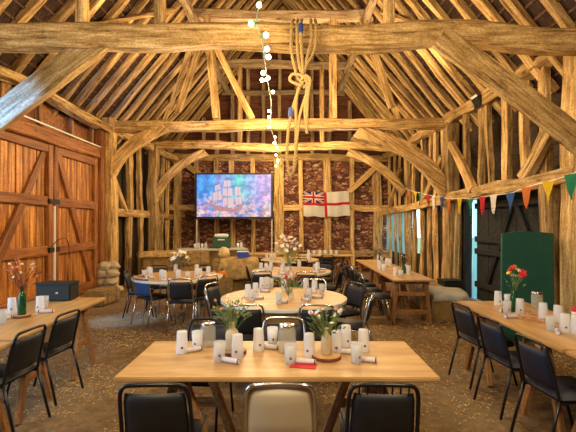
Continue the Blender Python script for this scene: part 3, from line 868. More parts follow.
# left round table (-1.88, 7.0)
ch(chromeb, 180, 6.10, 2, 'black chair with bright silver legs on the near side of the left round table')
ch(bluec, 140, 6.45, -32, 'blue backed chair at the left round table')
ch(black, 126, 7.15, -78, 'dark chair edge on at the left end of the left round table beside the wall')
ch(chromeb, 208, 6.45, 40, 'black chair at the near right rim of the left round table')
ch(black, 158, 8.05, -165, 'black chair behind the left round table, near the oak post')
ch(black, 206, 8.0, 150, 'black chair behind the left round table, beside the draped bales')
# second round table (.0, 7.9)
ch(chromeb, 262, 7.05, 20, 'black chair at the near left rim of the second round table')
ch(black, 247, 7.9, -80, 'black chair at the left side of the second round table')
ch(chromeb, 306, 7.0, -10, 'black chair at the near rim of the second round table')
ch(black, 342, 7.55, 70, 'black chair at the right side of the second round table')
ch(navy, 325, 8.75, 150, 'navy chair at the far right rim of the second round table')
ch(black, 262, 8.9, -150, 'black chair at the far left rim of the second round table')
# third round table (.05,10.5)
ch(black, 259, 10.3, -85, 'black chair left of the farthest round table')
ch(black, 322, 10.4, 85, 'black chair right of the farthest round table')
ch(black, 300, 9.65, 0, 'black chair at the near rim of the farthest round table')
# far right trestle tables, aisle side
for k, (Y, pr, lb) in enumerate(((6.75, chromeb, 'nearest the viewer'), (7.35, black, 'second from the near end'), (7.95, chromeb, 'third from the near end'), (8.6, black, 'fourth from the near end'), (9.3, black, 'at the far end'))):
    x = 1.36+.28
    chair(pr, 1.45, Y, -90+random.uniform(-6, 6), 'aisle side chair at the long table by the right wall, '+lb)
chair(black, 1.0, 11.05, 0, 'black chair at the near side of the back table right of the middle')
chair(black, .5, 12.6, 180, 'black chair behind the back tables near the flag')

# ---------------------------------------------------------------- tables
def slab(name, c, s, mat, parent, bev=.006, wav=0):
    bm = bmesh.new(); box(bm, (0,0,0), s, bev=bev)
    o = link(name, bm, mat, parent); o.location = c; return o
def trestle_table(cx, cy, L, W, rz, label, dirs='x', top='top', h=.74, ends=(.78, .78), stand='A'):
    """long axis is local x"""
    t = thing('trestle_table', label, 'table', (cx, cy, 0), rz)
    n = 2
    slab('tabletop', (0, 0, h-.014), (L, W, .028), M[top], t)
    for s in (-1, 1):
        x0 = s*L/2*ends[0]
        bm = bmesh.new(); box(bm, (x0, 0, h-.06), (.07, W*.86, .06)); tr = link('trestle', bm, M['pine'], t)
        if stand == 'A':
            for yy in (-.36*W, .36*W):
                for k in (-1, 1):
                    beam('trestle_leg', (x0+k*.02, yy, h-.05), (x0+k*.26, yy*1.08, .015), .045, .06, M['pine'], tr, wob=.002, segs=3)
                beam('trestle_rail', (x0-.17, yy*1.04, .32), (x0+.17, yy*1.04, .32), .03, .06, M['pine'], tr, wob=.002, segs=3)
        else:
            for yy in (-.36*W, .36*W):
                beam('trestle_leg', (x0, yy, h-.05), (x0, yy*1.25, .015), .07, .06, M['pine'], tr, wob=.002, segs=3)
                beam('trestle_leg', (x0+.05*-s, yy, h-.05), (x0-.34*s, yy*1.2, .015), .06, .05, M['pine'], tr, wob=.002, segs=3)
            for z in (.2, .5):
                beam('trestle_rail', (x0, -.42*W, z), (x0, .42*W, z), .04, .07, M['pine'], tr, wob=.002, segs=3)
    return t
fr = trestle_table(-.07, 2.73, 1.88, .74, 0, 'wide pale plywood trestle table in the front middle', ends=(.62, .62))
trestle_table(-2.52, 4.02, 1.83, .76, math.radians(93.7), 'pale trestle table along the great doors, black case on its far end', ends=(.52, .62))
trestle_table(-2.43, 2.16, 1.83, .76, math.radians(91), 'pale trestle table on the left edge of the picture, nearer the viewer')
trestle_table(2.29, 3.80, 1.83, .76, PI/2, 'pale trestle table on the right holding the red flowers', ends=(.6, .75))
trestle_table(2.30, 1.95, 1.83, .76, PI/2, 'pale trestle table at the right edge of the picture, nearest the viewer')
trestle_table(1.97, 7.4, 1.83, .66, PI/2, 'wooden trestle table by the right wall, nearer of the two in line', stand='H', ends=(.82, .8))
trestle_table(1.97, 9.26, 1.83, .66, PI/2, 'wooden trestle table by the right wall, farther of the two in line', stand='H')
trestle_table(1.0, 11.75, 1.6, .7, 0, 'trestle table across the back, below the flag')
trestle_table(-.75, 12.35, 1.3, .6, 0, 'small pale edged table across the back, right of the screen')
def round_table(cx, cy, r, label):
    t = thing('round_table', label, 'table', (cx, cy, 0))
    bm = bmesh.new(); lathe(bm, [(r-.01, -.032), (r, -.026), (r, -.004), (r-.006, 0)], 64)
    o = link('tabletop', bm, M['top'], t); o.location = (0, 0, .74)
    bm = bmesh.new(); lathe(bm, [(r+.001, -.04), (r+.006, -.034), (r+.006, -.006), (r+.001, -.002)], 64, cap=False)
    lathe(bm, [(r+.001, -.002), (r-.002, -.002)], 64, cap=False)
    o = link('edge_band', bm, M['lid'], t); o.location = (0, 0, .74)
    for sx in (-1, 1):
        for sy in (-1, 1):
            bm = bmesh.new(); tube(bm, [(sx*.42, sy*.38, .705), (sx*.46, sy*.42, .015)], .014); link('leg', bm, M['metal'], t)
        bm = bmesh.new(); tube(bm, [(sx*.45, -.40, .2), (sx*.45, .40, .2)], .011); link('leg_rail', bm, M['metal'], t)
    return t
RT = [(-.06, 4.98, .75, 'round table in the middle, just behind the front table'), (0.05, 7.80, .74, 'second round table down the middle, with the big white bouquet'), (.02, 10.35, .72, 'farthest round table down the middle'), (-1.88, 7.0, .74, 'round table on the left in front of the oak post')]
for a in RT: round_table(*a)

# ---------------------------------------------------------------- small things
def make_cup(inverted=True, clear=False):
    bm = bmesh.new()
    if inverted: lathe(bm, [(.040, 0), (.041, .004), (.0375, .07), (.038, .074), (.034, .146), (.033, .15), (0.0, .150)], 18)
    else: lathe(bm, [(0, 0), (.031, 0), (.033, .004), (.040, .125), (.038, .125), (.030, .01), (0, .01)], 18, cap=False)
    o = link('tumbler', bm, M['clearcup' if clear else 'cup'], smooth=True)
    bm = bmesh.new()
    for a0 in (-1.45,):
        pts = []
        for i in range(7):
            for j in range(6):
                u, v = i/6-.5, j/5-.5
                pass
        r0 = .0348
        ring = []
        for k in range(10):
            th = 2*PI*k/10; uu = math.cos(th)*.24; vv = math.sin(th)*.009
            z = .045+vv; rr = (.0405-.003*z/.07)+.0006 if inverted else .0331+(z*.058)+.0004
            ring.append(bm.verts.new((rr*math.cos(a0+uu), rr*math.sin(a0+uu), z)))
        bm.faces.new(ring)
    p = link('printed_motif', bm, M['print'], o)
    return o
cupA = make_cup(); cupB = make_cup(False, True); cupC = make_cup(False, False)
def make_cracker():
    bm = bmesh.new()
    lathe(bm, [(.0, -.068), (.016, -.068), (.017, -.03), (.016, .068), (.0, .068)], 14)
    bmesh.ops.rotate(bm, cent=(0,0,0), matrix=Matrix.Rotation(PI/2, 3, 'Y'), verts=bm.verts)
    bmesh.ops.translate(bm, vec=(0, 0, .0175), verts=bm.verts)
    o = link('party_cracker', bm, M['paper'], smooth=False)
    for x in (-.062, .062):
        bm = bmesh.new(); r = bmesh.ops.create_cone(bm, cap_ends=True, segments=14, radius1=.0168, radius2=.0168, depth=.008, matrix=Matrix.Translation((x, 0, .0175)) @ Matrix.Rotation(PI/2, 4, 'Y'))
        link('red_band', bm, M['bark'], o)
    return o
crk = make_cracker()
def make_jar():
    t = thing('glass_jar', '', 'jar')
    bm = bmesh.new(); lathe(bm, [(0, 0), (.052, 0), (.056, .01), (.056, .13), (.048, .15), (.045, .15), (.052, .128), (.052, .012), (0, .008)], 22, cap=False)
    link('body', bm, M['jar'], t, smooth=True)
    bm = bmesh.new(); lathe(bm, [(.0475, .146), (.050, .148), (.050, .168), (.046, .171), (0, .171)], 22, cap=False); link('lid', bm, M['chrome'], t, smooth=True)
    return t
jar = make_jar()
def put(proto, x, y, z, rz, label, cat, group=None, s=1):
    if proto.name not in used:
        used.add(proto.name); o = proto; o.location = (x, y, z); o.rotation_euler = (0, 0, rz); tag(o, label, cat, group)
    else:
        o = dup(proto, (x, y, z), rz, label, group); o['category'] = cat
        if group: o['group'] = group
    if s != 1: o.scale = (s, s, s)
    return o
TZ = .7405
def put_px(proto, px, py, rz, label, cat, group=None, s=1, z=TZ):
    q = onplane(px, py, z); return put(proto, q.x, q.y, z, rz, label, cat, group, s)

FG = 'tumblers on the front table'
for px, py, k, lb in (
    (182, 353, cupA, 'tall frosted tumbler standing at the far left of the front table'),
    (197.5, 349, cupC, 'frosted tumbler behind the leftmost cracker on the front table'),
    (219.5, 361, cupB, 'clear tumbler at the near left, before the left stoneware vase'),
    (237.5, 357, cupA, 'tall frosted tumbler on the bark slice edge of the left vase'),
    (258.5, 350, cupA, 'tall frosted tumbler left of the big middle jar, near the table middle'),
    (272.5, 344.5, cupC, 'frosted tumbler at the back edge between the middle jar and a tall tumbler'),
    (290.5, 364, cupB, 'clear tumbler in front of the middle jar on the front table'),
    (309, 356, cupA, 'frosted tumbler just behind the middle cracker, left of the right vase'),
    (336.5, 353, cupA, 'tall frosted tumbler just right of the right stoneware vase'),
    (346, 346, cupA, 'shorter looking frosted tumbler at the back, second right of the right vase'),
    (356.5, 363, cupB, 'clear tumbler nearest the viewer on the right part of the front table'),
    (363.5, 351, cupA, 'frosted tumbler farthest right on the front table')):
    put_px(k, px, py, random.uniform(-.5, .5), lb, 'tumbler', FG)
for px, py, a, lb in (
    (192.5, 352, 35, 'paper cracker leaning beside the leftmost tumblers of the front table'),
    (230, 363, -25, 'paper cracker before the left stoneware vase'),
    (270, 349, -22, 'paper cracker left of the big middle jar'),
    (305, 364, -8, 'large paper cracker on a red napkin before the right vase'),
    (347, 354, -15, 'paper cracker behind the clear tumbler right of the right vase'),
    (366, 362, -18, 'paper cracker farthest right on the front table')):
    put_px(crk, px, py, math.radians(a), lb, 'cracker', 'paper crackers on the front table')
put_px(jar, 208, 346, 0, 'lidded glass jar at the left back of the front table', 'jar')
put_px(jar, 287, 352, 0, 'lidded glass jar in the middle of the front table', 'jar', s=1.12)
bm = bmesh.new(); box(bm, (0, 0, .002), (.16, .09, .004)); o = link('napkin', bm, M['red']); q = onplane(305, 366, TZ); o.location = (q.x-.01, q.y, TZ); o.rotation_euler = (0,0,-.2); tag(o, 'small red napkin under the middle paper cracker', 'napkin')

# vases, wood slices and flowers
def wood_slice(x, y, z, r, label):
    t = thing('wood_slice', label, 'coaster', (x, y, z))
    bm = bmesh.new(); lathe(bm, [(r*.94, 0), (r*.95, .0222), (0, .0222)], 28); link('cut_face', bm, M['slice'], t)
    bm = bmesh.new(); lathe(bm, [(r*.955, 0), (r, .002), (r, .018), (r*.955, .021)], 28, cap=False); link('bark', bm, M['bark'], t)
def blob_flower(bm, c, r, petals=7, nrm=None):
    c = Vector(c); n = (nrm or Vector((random.uniform(-1,1), random.uniform(-1,.3), random.uniform(.2,1)))).normalized()
    u = n.orthogonal().normalized(); v = n.cross(u); cv = bm.verts.new(c-n*r*.15)
    for k in range(petals):
        a = 2*PI*k/petals; d = PI/petals*.95
        dirc = u*math.cos(a)+v*math.sin(a)
        p1 = c+(u*math.cos(a-d)+v*math.sin(a-d))*r*.62+n*r*.22; p2 = c+dirc*r+n*r*.28; p3 = c+(u*math.cos(a+d)+v*math.sin(a+d))*r*.62+n*r*.22
        bm.faces.new((cv, bm.verts.new(p1), bm.verts.new(p2), bm.verts.new(p3)))
def bouquet(x, y, z, h, spread, label, mix, nf=12, nl=40, leaf='leaf', fr=.018, stem_h=.1, lean=0):
    t = thing('bouquet', label, 'flowers', (x, y, z))
    bs = bmesh.new(); bl = bmesh.new(); fb = []
    keys = list(mix)
    for i in range(nf):
        a = random.uniform(0, 2*PI); rr = spread*math.sqrt(random.random())
        top = Vector((rr*math.cos(a)+lean*h, rr*math.sin(a), stem_h+(h-stem_h)*random.uniform(.45, 1)*(1-.35*(rr/spread)**2)))
        mid = Vector((top.x*.35, top.y*.35, top.z*.55))
        tube(bs, [Vector((0, 0, .01))+Vector((top.x*.04, top.y*.04, 0)), mid, top], .0016, 4)
        f1 = bmesh.new(); fb.append((f1, keys[i % len(keys)]))
        blob_flower(f1, top+Vector((0,0,.004)), fr*random.uniform(.8, 1.25))
        blob_flower(f1, top+Vector((0,0,.008)), fr*random.uniform(.5, .7), 5)
    for i in range(nl):
        a = random.uniform(0, 2*PI); rr = spread*1.05*math.sqrt(random.random()); zz = stem_h+(h-stem_h)*random.uniform(0, .85)*(1-.4*rr/spread)
        c = Vector((rr*math.cos(a)+lean*zz, rr*math.sin(a), zz)); d = (Vector((math.cos(a), math.sin(a), random.uniform(.2, 1.2)))).normalized()
        L = random.uniform(.025, .055)*(.6+.4*h/.3); sd = d.cross(Vector((random.random(), random.random(), random.random()))).normalized()*L*.22
        vs = [bl.verts.new(c-d*L*.5), bl.verts.new(c+sd), bl.verts.new(c+d*L*.5), bl.verts.new(c-sd)]
        bl.faces.new(vs)
        if i % 3 == 0: tube(bs, [Vector((0, 0, .01)), Vector((c.x*.4, c.y*.4, c.z*.6)), c], .0012, 4)
    link('stems', bs, M[leaf], t); link('foliage', bl, M[leaf], t)
    for f1, k in fb: link('blossom', f1, M[k], t)
    return t
def vase(x, y, z, prof, mat, label):
    bm = bmesh.new(); lathe(bm, prof, 22, cap=False); o = link('vase', bm, M[mat], smooth=True); o.location = (x, y, z); tag(o, label, 'vase'); return o
BOT = [(0, 0), (.036, 0), (.041, .006), (.041, .085), (.034, .105), (.017, .118), (.016, .145), (.020, .150), (.013, .150), (.012, .12), (0, .02)]
q = onplane(234, 353, TZ); wood_slice(q.x, q.y, TZ, .085, 'bark edged wood slice under the left stoneware vase')
vase(q.x-.015, q.y+.015, TZ+.0225, [(r*1.12, z*1.22) for r, z in BOT], 'stoneware', 'tan stoneware bottle vase on the left of the front table')
bouquet(q.x-.015, q.y+.015, TZ+.06, .34, .13, 'leafy green bouquet with few small flowers in the left stoneware vase', ['white_petal', 'pink_petal', 'yellow_petal'], 16, 80, fr=.012, stem_h=.17)
q = onplane(326.5, 358, TZ); wood_slice(q.x, q.y, TZ, .095, 'bark edged wood slice under the right stoneware vase')
vase(q.x, q.y+.01, TZ+.0225, [(r*.85, z*1.15) for r, z in BOT], 'stoneware', 'slim tan stoneware bottle vase on the right of the front table')
bouquet(q.x, q.y+.01, TZ+.06, .29, .12, 'bouquet of pale pink and white flowers in the right stoneware vase', ['white_petal', 'pink_petal', 'white_petal'], 20, 70, fr=.016, stem_h=.12)

# right table
WB = [(0, 0), (.033, 0), (.036, .008), (.036, .15), (.028, .19), (.013, .215), (.012, .27), (.015, .272), (.010, .272), (.009, .21), (0, .02)]
q = onplane(514, 312, TZ)
vase(q.x, q.y, TZ, WB[:], 'green_glass', 'green glass bottle holding red flowers on the right-hand table')
bouquet(q.x, q.y, TZ+.16, .32, .11, 'loose bunch of red, yellow and white flowers in the green bottle', ['red_petal', 'yellow_petal', 'red_petal', 'white_petal'], 11, 22, fr=.034, stem_h=.1)
for px, py, k, lb in (
    (498, 305, cupA, 'tall frosted tumbler farthest along the right-hand table'),
    (508, 306, cupC, 'frosted tumbler just behind the red flowers bottle'),
    (507, 314, cupB, 'clear tumbler just in front left of the red flowers bottle'),
    (520, 314, cupA, 'frosted tumbler right of the red flowers bottle'),
    (543, 319, cupA, 'frosted tumbler beside the shredded paper on the right-hand table'),
    (558, 322, cupA, 'frosted tumbler behind the near cluster of the right-hand table'),
    (551, 331, cupB, 'clear tumbler at the aisle side of the near cluster on the right-hand table'),
    (565, 332, cupA, 'frosted tumbler in the middle of the near cluster on the right-hand table'),
    (576, 334, cupA, 'frosted tumbler cut by the right picture edge')):
    put_px(k, px, py, random.uniform(-.5, .5), lb, 'tumbler', 'tumblers on the right-hand table')
for px, py, a, lb in ((502, 311, 50, 'paper cracker left of the red flowers bottle'), (512, 318, 10, 'paper cracker in front of the red flowers bottle'), (557, 333, 60, 'paper cracker among the near cluster of tumblers on the right-hand table')):
    put_px(crk, px, py, math.radians(a), lb, 'cracker', 'paper crackers on the right-hand table')
put_px(jar, 537, 308, 0, 'lidded glass jar on the right-hand table', 'jar')
bm = bmesh.new()
q = onplane(528, 318, TZ)
for i in range(160):
    a = random.uniform(0, 2*PI); r = .17*math.sqrt(random.random()); c = Vector((q.x+.05+r*math.cos(a), q.y+1.3*r*math.sin(a), TZ+.003+.018*random.random()))
    d = Vector((math.cos(a*3+i), math.sin(a*5+i), .1)).normalized()*.03
    s = d.orthogonal().normalized()*.003
    bm.faces.new([bm.verts.new(c-d-s), bm.verts.new(c-d+s), bm.verts.new(c+d+s), bm.verts.new(c+d-s)])
o = link('shredded_paper', bm, plain('shreds', (.5,.25,.13), .8, var=.3)); o['kind'] = 'stuff'; o['label'] = 'scatter of reddish brown shreds on the right-hand table'; o['category'] = 'shredded paper'
# red can
q = onplane(577, 322, TZ)
t = thing('drink_can', 'red drink can at the right picture edge', 'can', (q.x+.06, q.y+.1, TZ))
bm = bmesh.new(); lathe(bm, [(.026, 0), (.033, .006), (.033, .108), (.027, .118)], 20); link('can_body', bm, M['red'], t, smooth=True)
bm = bmesh.new(); lathe(bm, [(.027, .117), (.028, .121), (.024, .119), (0, .117)], 20); link('can_top', bm, M['chrome'], t)
bm = bmesh.new(); lathe(bm, [(.0333, .045), (.0335, .046), (.0335, .072), (.0333, .073)], 20, cap=False); link('white_stripe', bm, M['white_paint'], t)

# left table
q = onplane(22, 317, TZ); wood_slice(q.x, q.y, TZ, .075, 'bark edged wood slice under the green wine bottle')
vase(q.x, q.y, TZ+.0225, WB, 'green_glass', 'dark green wine bottle used as a vase on the left-hand table')
bouquet(q.x, q.y, TZ+.2, .36, .15, 'airy bunch of dry pale pink flowers in the green wine bottle', ['pink_petal', 'white_petal', 'pink_petal'], 24, 26, leaf='bark', fr=.016, stem_h=.1)
for px, py, k, lb in ((12, 313, cupA, 'frosted tumbler left of the green wine bottle'), (40, 311, cupA, 'frosted tumbler right of the green wine bottle'), (44.5, 308, cupB, 'clear tumbler between the black case and the wine bottle'), (2, 324, cupB, 'clear tumbler at the left picture edge')):
    put_px(k, px, py, random.uniform(-.5, .5), lb, 'tumbler', 'tumblers on the left-hand table')
put_px(crk, 46, 313, .2, 'paper cracker lying before the black case', 'cracker', 'paper crackers on the left-hand table')
put_px(crk, 3, 320, .8, 'paper cracker at the left picture edge', 'cracker', 'paper crackers on the left-hand table')
t = thing('equipment_case', 'black flat equipment case standing on the far end of the left-hand table', 'case', (-2.68, 4.78, TZ), math.radians(2))
bx('case_body', (0, 0, .10), (.38, .22, .18), M['black_plastic'], t, bev=.012)
bx('case_lid', (0, 0, .195), (.40, .24, .03), M['black_plastic'], t, bev=.01)
bx('catch', (.05, -.117, .1), (.03, .012, .02), M['chrome'], t)

# dressings on the background tables
ordn = ['leftmost', 'second from the left', 'third from the left', 'fourth from the left', 'fifth from the left', 'sixth from the left', 'seventh from the left', 'eighth from the left', 'ninth from the left', 'tenth from the left', 'eleventh from the left', 'twelfth from the left', 'thirteenth from the left', 'fourteenth from the left', 'fifteenth from the left', 'sixteenth from the left']
def dress(pts, tname, grp):
    cups = sorted([p for p in pts if p[2] != 'k'], key=lambda p: p[0]/p[1]); cr = sorted([p for p in pts if p[2] == 'k'], key=lambda p: p[0]/p[1])
    for i, (x, y, k) in enumerate(cups):
        pr = {'a': cupA, 'b': cupB, 'c': cupC}[k]
        put(pr, x, y, TZ, random.uniform(-.5, .5), '%s tumbler on the %s, %s' % ('clear' if k == 'b' else 'frosted', tname, ordn[i]), 'tumbler', 'tumblers on the '+grp)
    for i, (x, y, k) in enumerate(cr):
        put(crk, x, y, TZ, random.uniform(-1, 1), 'paper cracker on the %s, %s' % (tname, ordn[i]), 'cracker', 'paper crackers on the '+grp)
def ring(cx, cy, spec):
    out = []
    for a, r, k in spec:
        out.append((cx+r*math.cos(math.radians(a)), cy+r*math.sin(math.radians(a)), k))
    return out
pts = []
for px, py, k in ((248, 297, 'a'), (255.5, 295, 'a'), (262, 288.5, 'a'), (267, 288, 'a'), (271, 287.5, 'b'), (252, 301, 'b'), (284, 291, 'a'), (279, 304, 'b'), (306, 289.5, 'a'), (314.5, 292, 'a'), (322, 294, 'b'), (309, 299, 'b')):
    q = onplane(px, py, TZ); pts.append((q.x, q.y, k))
for px, py in ((258, 299), (265, 292), (282, 303), (310, 297), (317, 298), (306, 301)):
    q = onplane(px, py, TZ); pts.append((q.x, q.y, 'k'))
dress(pts, 'middle round table', 'middle round table')
q = onplane(291, 299, TZ)
vase(q.x, q.y, TZ, [(r*.8, z*.8) for r, z in BOT], 'jar', 'small glass vase on the middle round table')
bouquet(q.x-.03, q.y, TZ+.03, .31, .17, 'mixed green and dark red bouquet on the middle round table', ['pink_petal', 'white_petal', 'red_petal'], 16, 80, fr=.020, stem_h=.1)
spec = [(200, .5, 'a'), (185, .58, 'a'), (215, .55, 'b'), (170, .4, 'a'), (-20, .5, 'a'), (-35, .56, 'a'), (0, .45, 'b'), (15, .52, 'a'), (250, .5, 'a'), (262, .56, 'b'), (70, .45, 'a'), (110, .5, 'a'), (205, .6, 'k'), (-28, .62, 'k'), (255, .62, 'k'), (10, .6, 'k')]
dress(ring(0.05, 7.8, spec), 'second round table', 'second round table')
vase(0.0, 7.8, TZ, [(r*1.1, z*1.1) for r, z in BOT], 'jar', 'glass vase on the second round table')
bouquet(0.0, 7.8, TZ+.08, .62, .26, 'big bouquet of white flowers on the second round table', ['white_petal', 'white_petal', 'pink_petal'], 34, 90, fr=.05, stem_h=.1)
dress(ring(.02, 10.35, spec[:8]), 'farthest round table', 'farthest round table')
vase(.0, 10.35, TZ, BOT, 'jar', 'glass vase on the farthest round table')
bouquet(.0, 10.35, TZ+.08, .5, .22, 'white bouquet on the farthest round table', ['white_petal', 'pink_petal'], 22, 50, fr=.05, stem_h=.1)
dress(ring(-1.88, 7.0, [(195, .45, 'a'), (205, .55, 'b'), (180, .5, 'a'), (230, .5, 'k'), (250, .45, 'a'), (262, .55, 'a'), (285, .48, 'a'), (300, .55, 'b'), (320, .5, 'a'), (335, .45, 'a'), (10, .5, 'a'), (60, .45, 'a'), (110, .5, 'a'), (275, .6, 'k'), (325, .62, 'k')]), 'left round table', 'left round table')
vase(-1.86, 7.0, TZ, BOT, 'jar', 'dark glass vase on the left round table')
bouquet(-1.86, 7.0, TZ+.08, .36, .17, 'dark leaved bouquet with white flowers on the left round table', ['white_petal'], 10, 80, leaf='leaf2', fr=.045, stem_h=.1)
lp = []
for k in range(14):
    lp.append((1.97+random.choice((-.18, .17))+random.uniform(-.05, .05), 6.75+k*.235, random.choice('aabac')))
dress(lp, 'long table by the right wall', 'long table by the right wall')
for k, (x, y) in enumerate(((2.05, 7.35), (1.95, 8.9))):
    vase(x, y, TZ, [(r*.9, z*1.1) for r, z in BOT], 'green_glass', ['green vase nearer the viewer on the long table by the right wall', 'green vase farther back on the long table by the right wall'][k])
    bouquet(x, y, TZ+.1, .3, .10, ['dark leafy bunch nearer the viewer on the long table by the right wall', 'dark leafy bunch farther back on the long table by the right wall'][k], ['pink_petal'], 7, 45, leaf='leaf2', fr=.02, stem_h=.1)
dress([(.55+.16*i, 11.62+.1*(i % 2), 'ab'[i % 2]) for i in range(6)], 'back table below the flag', 'back table below the flag')

# ---------------------------------------------------------------- bales and what lies on them
def bale(x, y, z, rz, label, L=1.0, W=.48, H=.42):
    t = thing('straw_bale', label, 'straw bale', (x, y, z), rz, 'straw bales')
    bm = bmesh.new(); box(bm, (0, 0, H/2), (L, W, H), bev=.03)
    bmesh.ops.subdivide_edges(bm, edges=[e for e in bm.edges if e.calc_length() > .1], cuts=9, use_grid_fill=True)
    for v in bm.verts:
        k = noise.noise(v.co*9+Vector((x, y, z))*3)*.018
        v.co.x += k; v.co.y += k*1.2
        if v.co.z > .05: v.co.z -= abs(k)*.6
    link('straw_block', bm, M['bale'], t)
    for xx in (-L*.25, L*.25):
        bm = bmesh.new(); r = .008
        tube(bm, [(xx, -W/2-r, .03), (xx, -W/2-r, H-.01), (xx, 0, H+.004), (xx, W/2+r, H-.01), (xx, W/2+r, .03)], .005, 5); link('twine', bm, M['blue_box'], t)
for i, (x, y, r) in enumerate(((-3.42, 11.05, .45), (-2.85, 11.95, .35), (-2.0, 12.45, .12))):
    w = ['nearest the left wall', 'in the middle of the row', 'below the green cool box'][i]
    bale(x, y, .015, r, 'lower straw bale of the serving counter, '+w)
    bale(x, y, .44, r, 'upper straw bale of the serving counter, '+w)
def drape(name, pts, L, W, z, drop, mat, label, rz=0, cx=0, cy=0, wav=.02, cat='cloth'):
    bm = bmesh.new(); nx, ny = 34, 26; g = []
    hx, hy = L/2, W/2
    for j in range(ny+1):
        row = []
        for i in range(nx+1):
            u = (i/nx*2-1)*(hx+drop); v = (j/ny*2-1)*(hy+drop)
            ox, oy = max(0, abs(u)-hx), max(0, abs(v)-hy)
            x = math.copysign(min(abs(u), hx+.02+.15*ox), u) if ox else u
            yy = math.copysign(min(abs(v), hy+.02+.15*oy), v) if oy else v
            zz = z-max(ox, oy)+.012*noise.noise((u*4, v*4, z))*2+.008
            f = wav*noise.noise((u*5, v*5, 2))*(1 if (ox or oy) else 0)
            row.append(bm.verts.new((x+f+math.copysign(.02 if ox else 0, u), yy+f+math.copysign(.02 if oy else 0, v), zz)))
        g.append(row)
    for j in range(ny):
        for i in range(nx): bm.faces.new((g[j][i], g[j][i+1], g[j+1][i+1], g[j+1][i]))
    bmesh.ops.solidify(bm, geom=bm.faces[:], thickness=.005)
    o = link(name, bm, mat, smooth=True); o.location = (cx, cy, 0); o.rotation_euler = (0, 0, rz); tag(o, label, cat); return o
drape('hessian_cloth', None, 1.1, .55, .885, .14, M['hessian'], 'rough hessian draped over the bales nearest the left wall', .45, -3.42, 11.05)
drape('serving_cloth', None, 2.0, .6, .89, .06, M['cloth'], 'pale cloth over the serving counter below the screen', .28, -2.3, 12.3)
t = thing('cool_box', 'dark green cool box with pale lid on the serving counter', 'cool box', (-2.02, 12.35, .905), .1)
bx('box_body', (0, 0, .16), (.54, .36, .32), M['cool_green'], t, bev=.02)
bx('box_lid', (0, 0, .37), (.42, .30, .10), M['lid'], t, bev=.03)
bx('handle', (0, -.19, .25), (.2, .02, .03), M['lid'], t)
for i, x in enumerate((-2.78, -2.68, -2.58, -2.48, -1.55, -1.45)):
    put(cupA if i % 2 else cupC, x, 12.25+.26*(x+2.5), .912, 0, 'tumbler on the serving counter, '+ordn[i], 'tumbler', 'tumblers on the serving counter')
# draped bales in the aisle
bale(-1.2, 8.95, .015, .1, 'lower straw bale of the pair between the round tables', L=.9)
bale(-1.2, 8.95, .44, .1, 'upper straw bale of the pair between the round tables', L=.9)
drape('hessian_cloth', None, .72, .52, .875, .42, M['hessian'], 'golden hessian draped over the pair of bales between the round tables', .1, -1.08, 8.95, .04)
t = thing('storage_crate', 'blue plastic crate on the hessian covered bales', 'crate', (-1.0, 8.95, .89), .2)
bx('crate_body', (0, 0, .065), (.24, .17, .12), M['blue_box'], t, bev=.012)
bx('crate_rim', (0, 0, .13), (.26, .19, .018), M['lid'], t, bev=.006)
def pumpkin(x, y, z, r, label):
    t = thing('pumpkin', label, 'pumpkin', (x, y, z), 0, 'pumpkins on the bales')
    bm = bmesh.new(); bmesh.ops.create_uvsphere(bm, u_segments=40, v_segments=16, radius=r)
    for v in bm.verts:
        a = math.atan2(v.co.y, v.co.x); k = 1-.07*abs(math.sin(a*5)); q = 1-.25*math.exp(-((v.co.x**2+v.co.y**2)/(r*.35)**2))
        v.co = Vector((v.co.x*k, v.co.y*k, v.co.z*.75*q+r*.72))
    link('flesh', bm, M['orange'], t, smooth=True)
    bm = bmesh.new(); tube(bm, [(0, 0, r*1.25), (.005, 0, r*1.5), (.03, 0, r*1.7)], .014); link('stalk', bm, M['leaf2'], t)
pumpkin(-1.42, 8.62, .43+.0, .12, 'large orange pumpkin leaning at the left of the draped bales') if False else None
t = bale(-1.55, 8.5, .015, .6, 'low straw bale carrying the pumpkins beside the left round table', L=.7, W=.4, H=.5)
pumpkin(-1.62, 8.45, .515, .12, 'large orange pumpkin left on the low bale')
pumpkin(-1.40, 8.58, .515, .10, 'smaller orange pumpkin right on the low bale')
lump('sack', (-1.42, 8.98, .99), (.13, .11, .13), M['hessian'], amp=.3)
tag(bpy.data.objects['sack'], 'small golden hessian sack on the bales beside the blue crate', 'sack')
# right wall bales
bale(2.72, 7.15, .015, 1.35, 'straw bale under the pale cloth beside the right post', L=.9, W=.55, H=.45)
drape('pale_cloth', None, .8, .5, .475, .12, M['cloth'], 'pale cloth thrown over the straw bale by the right wall', 1.35, 2.74, 7.12, .05)
bale(2.75, 8.25, .015, 1.5, 'straw bale behind the long table by the right wall', L=1.0)
bale(-3.78, 8.35, .015, 1.5, 'straw bale against the great doors beside the left post', L=.7, W=.4, H=.3)

# green board
a = math.radians(0)
t = thing('green_board', 'tall dark green board with curved top leaning by the black door', 'board', (3.25, 5.62, 0))
bm = bmesh.new(); pts = []
wv, hv = .70, 1.52
for i in range(13):
    u = i/12; pts.append((-wv/2+wv*u, 0, hv-.03+.03*math.sin(PI*u)))
front = [bm.verts.new((-wv/2-.01, -.02, .02)), bm.verts.new((wv/2+.01, -.02, .02))]+[bm.verts.new((x, -.02, z)) for x, y, z in pts[::-1]]
f = bm.faces.new(front); r = bmesh.ops.extrude_face_region(bm, geom=[f]); bmesh.ops.translate(bm, vec=(0, .04, 0), verts=[v for v in r['geom'] if isinstance(v, bmesh.types.BMVert)])
bmesh.ops.recalc_face_normals(bm, faces=bm.faces)
link('panel', bm, M['board_green'], t)
for s in (-1, 1): bx('foot', (s*.28, .02, .022), (.05, .3, .03), M['black_plastic'], t)
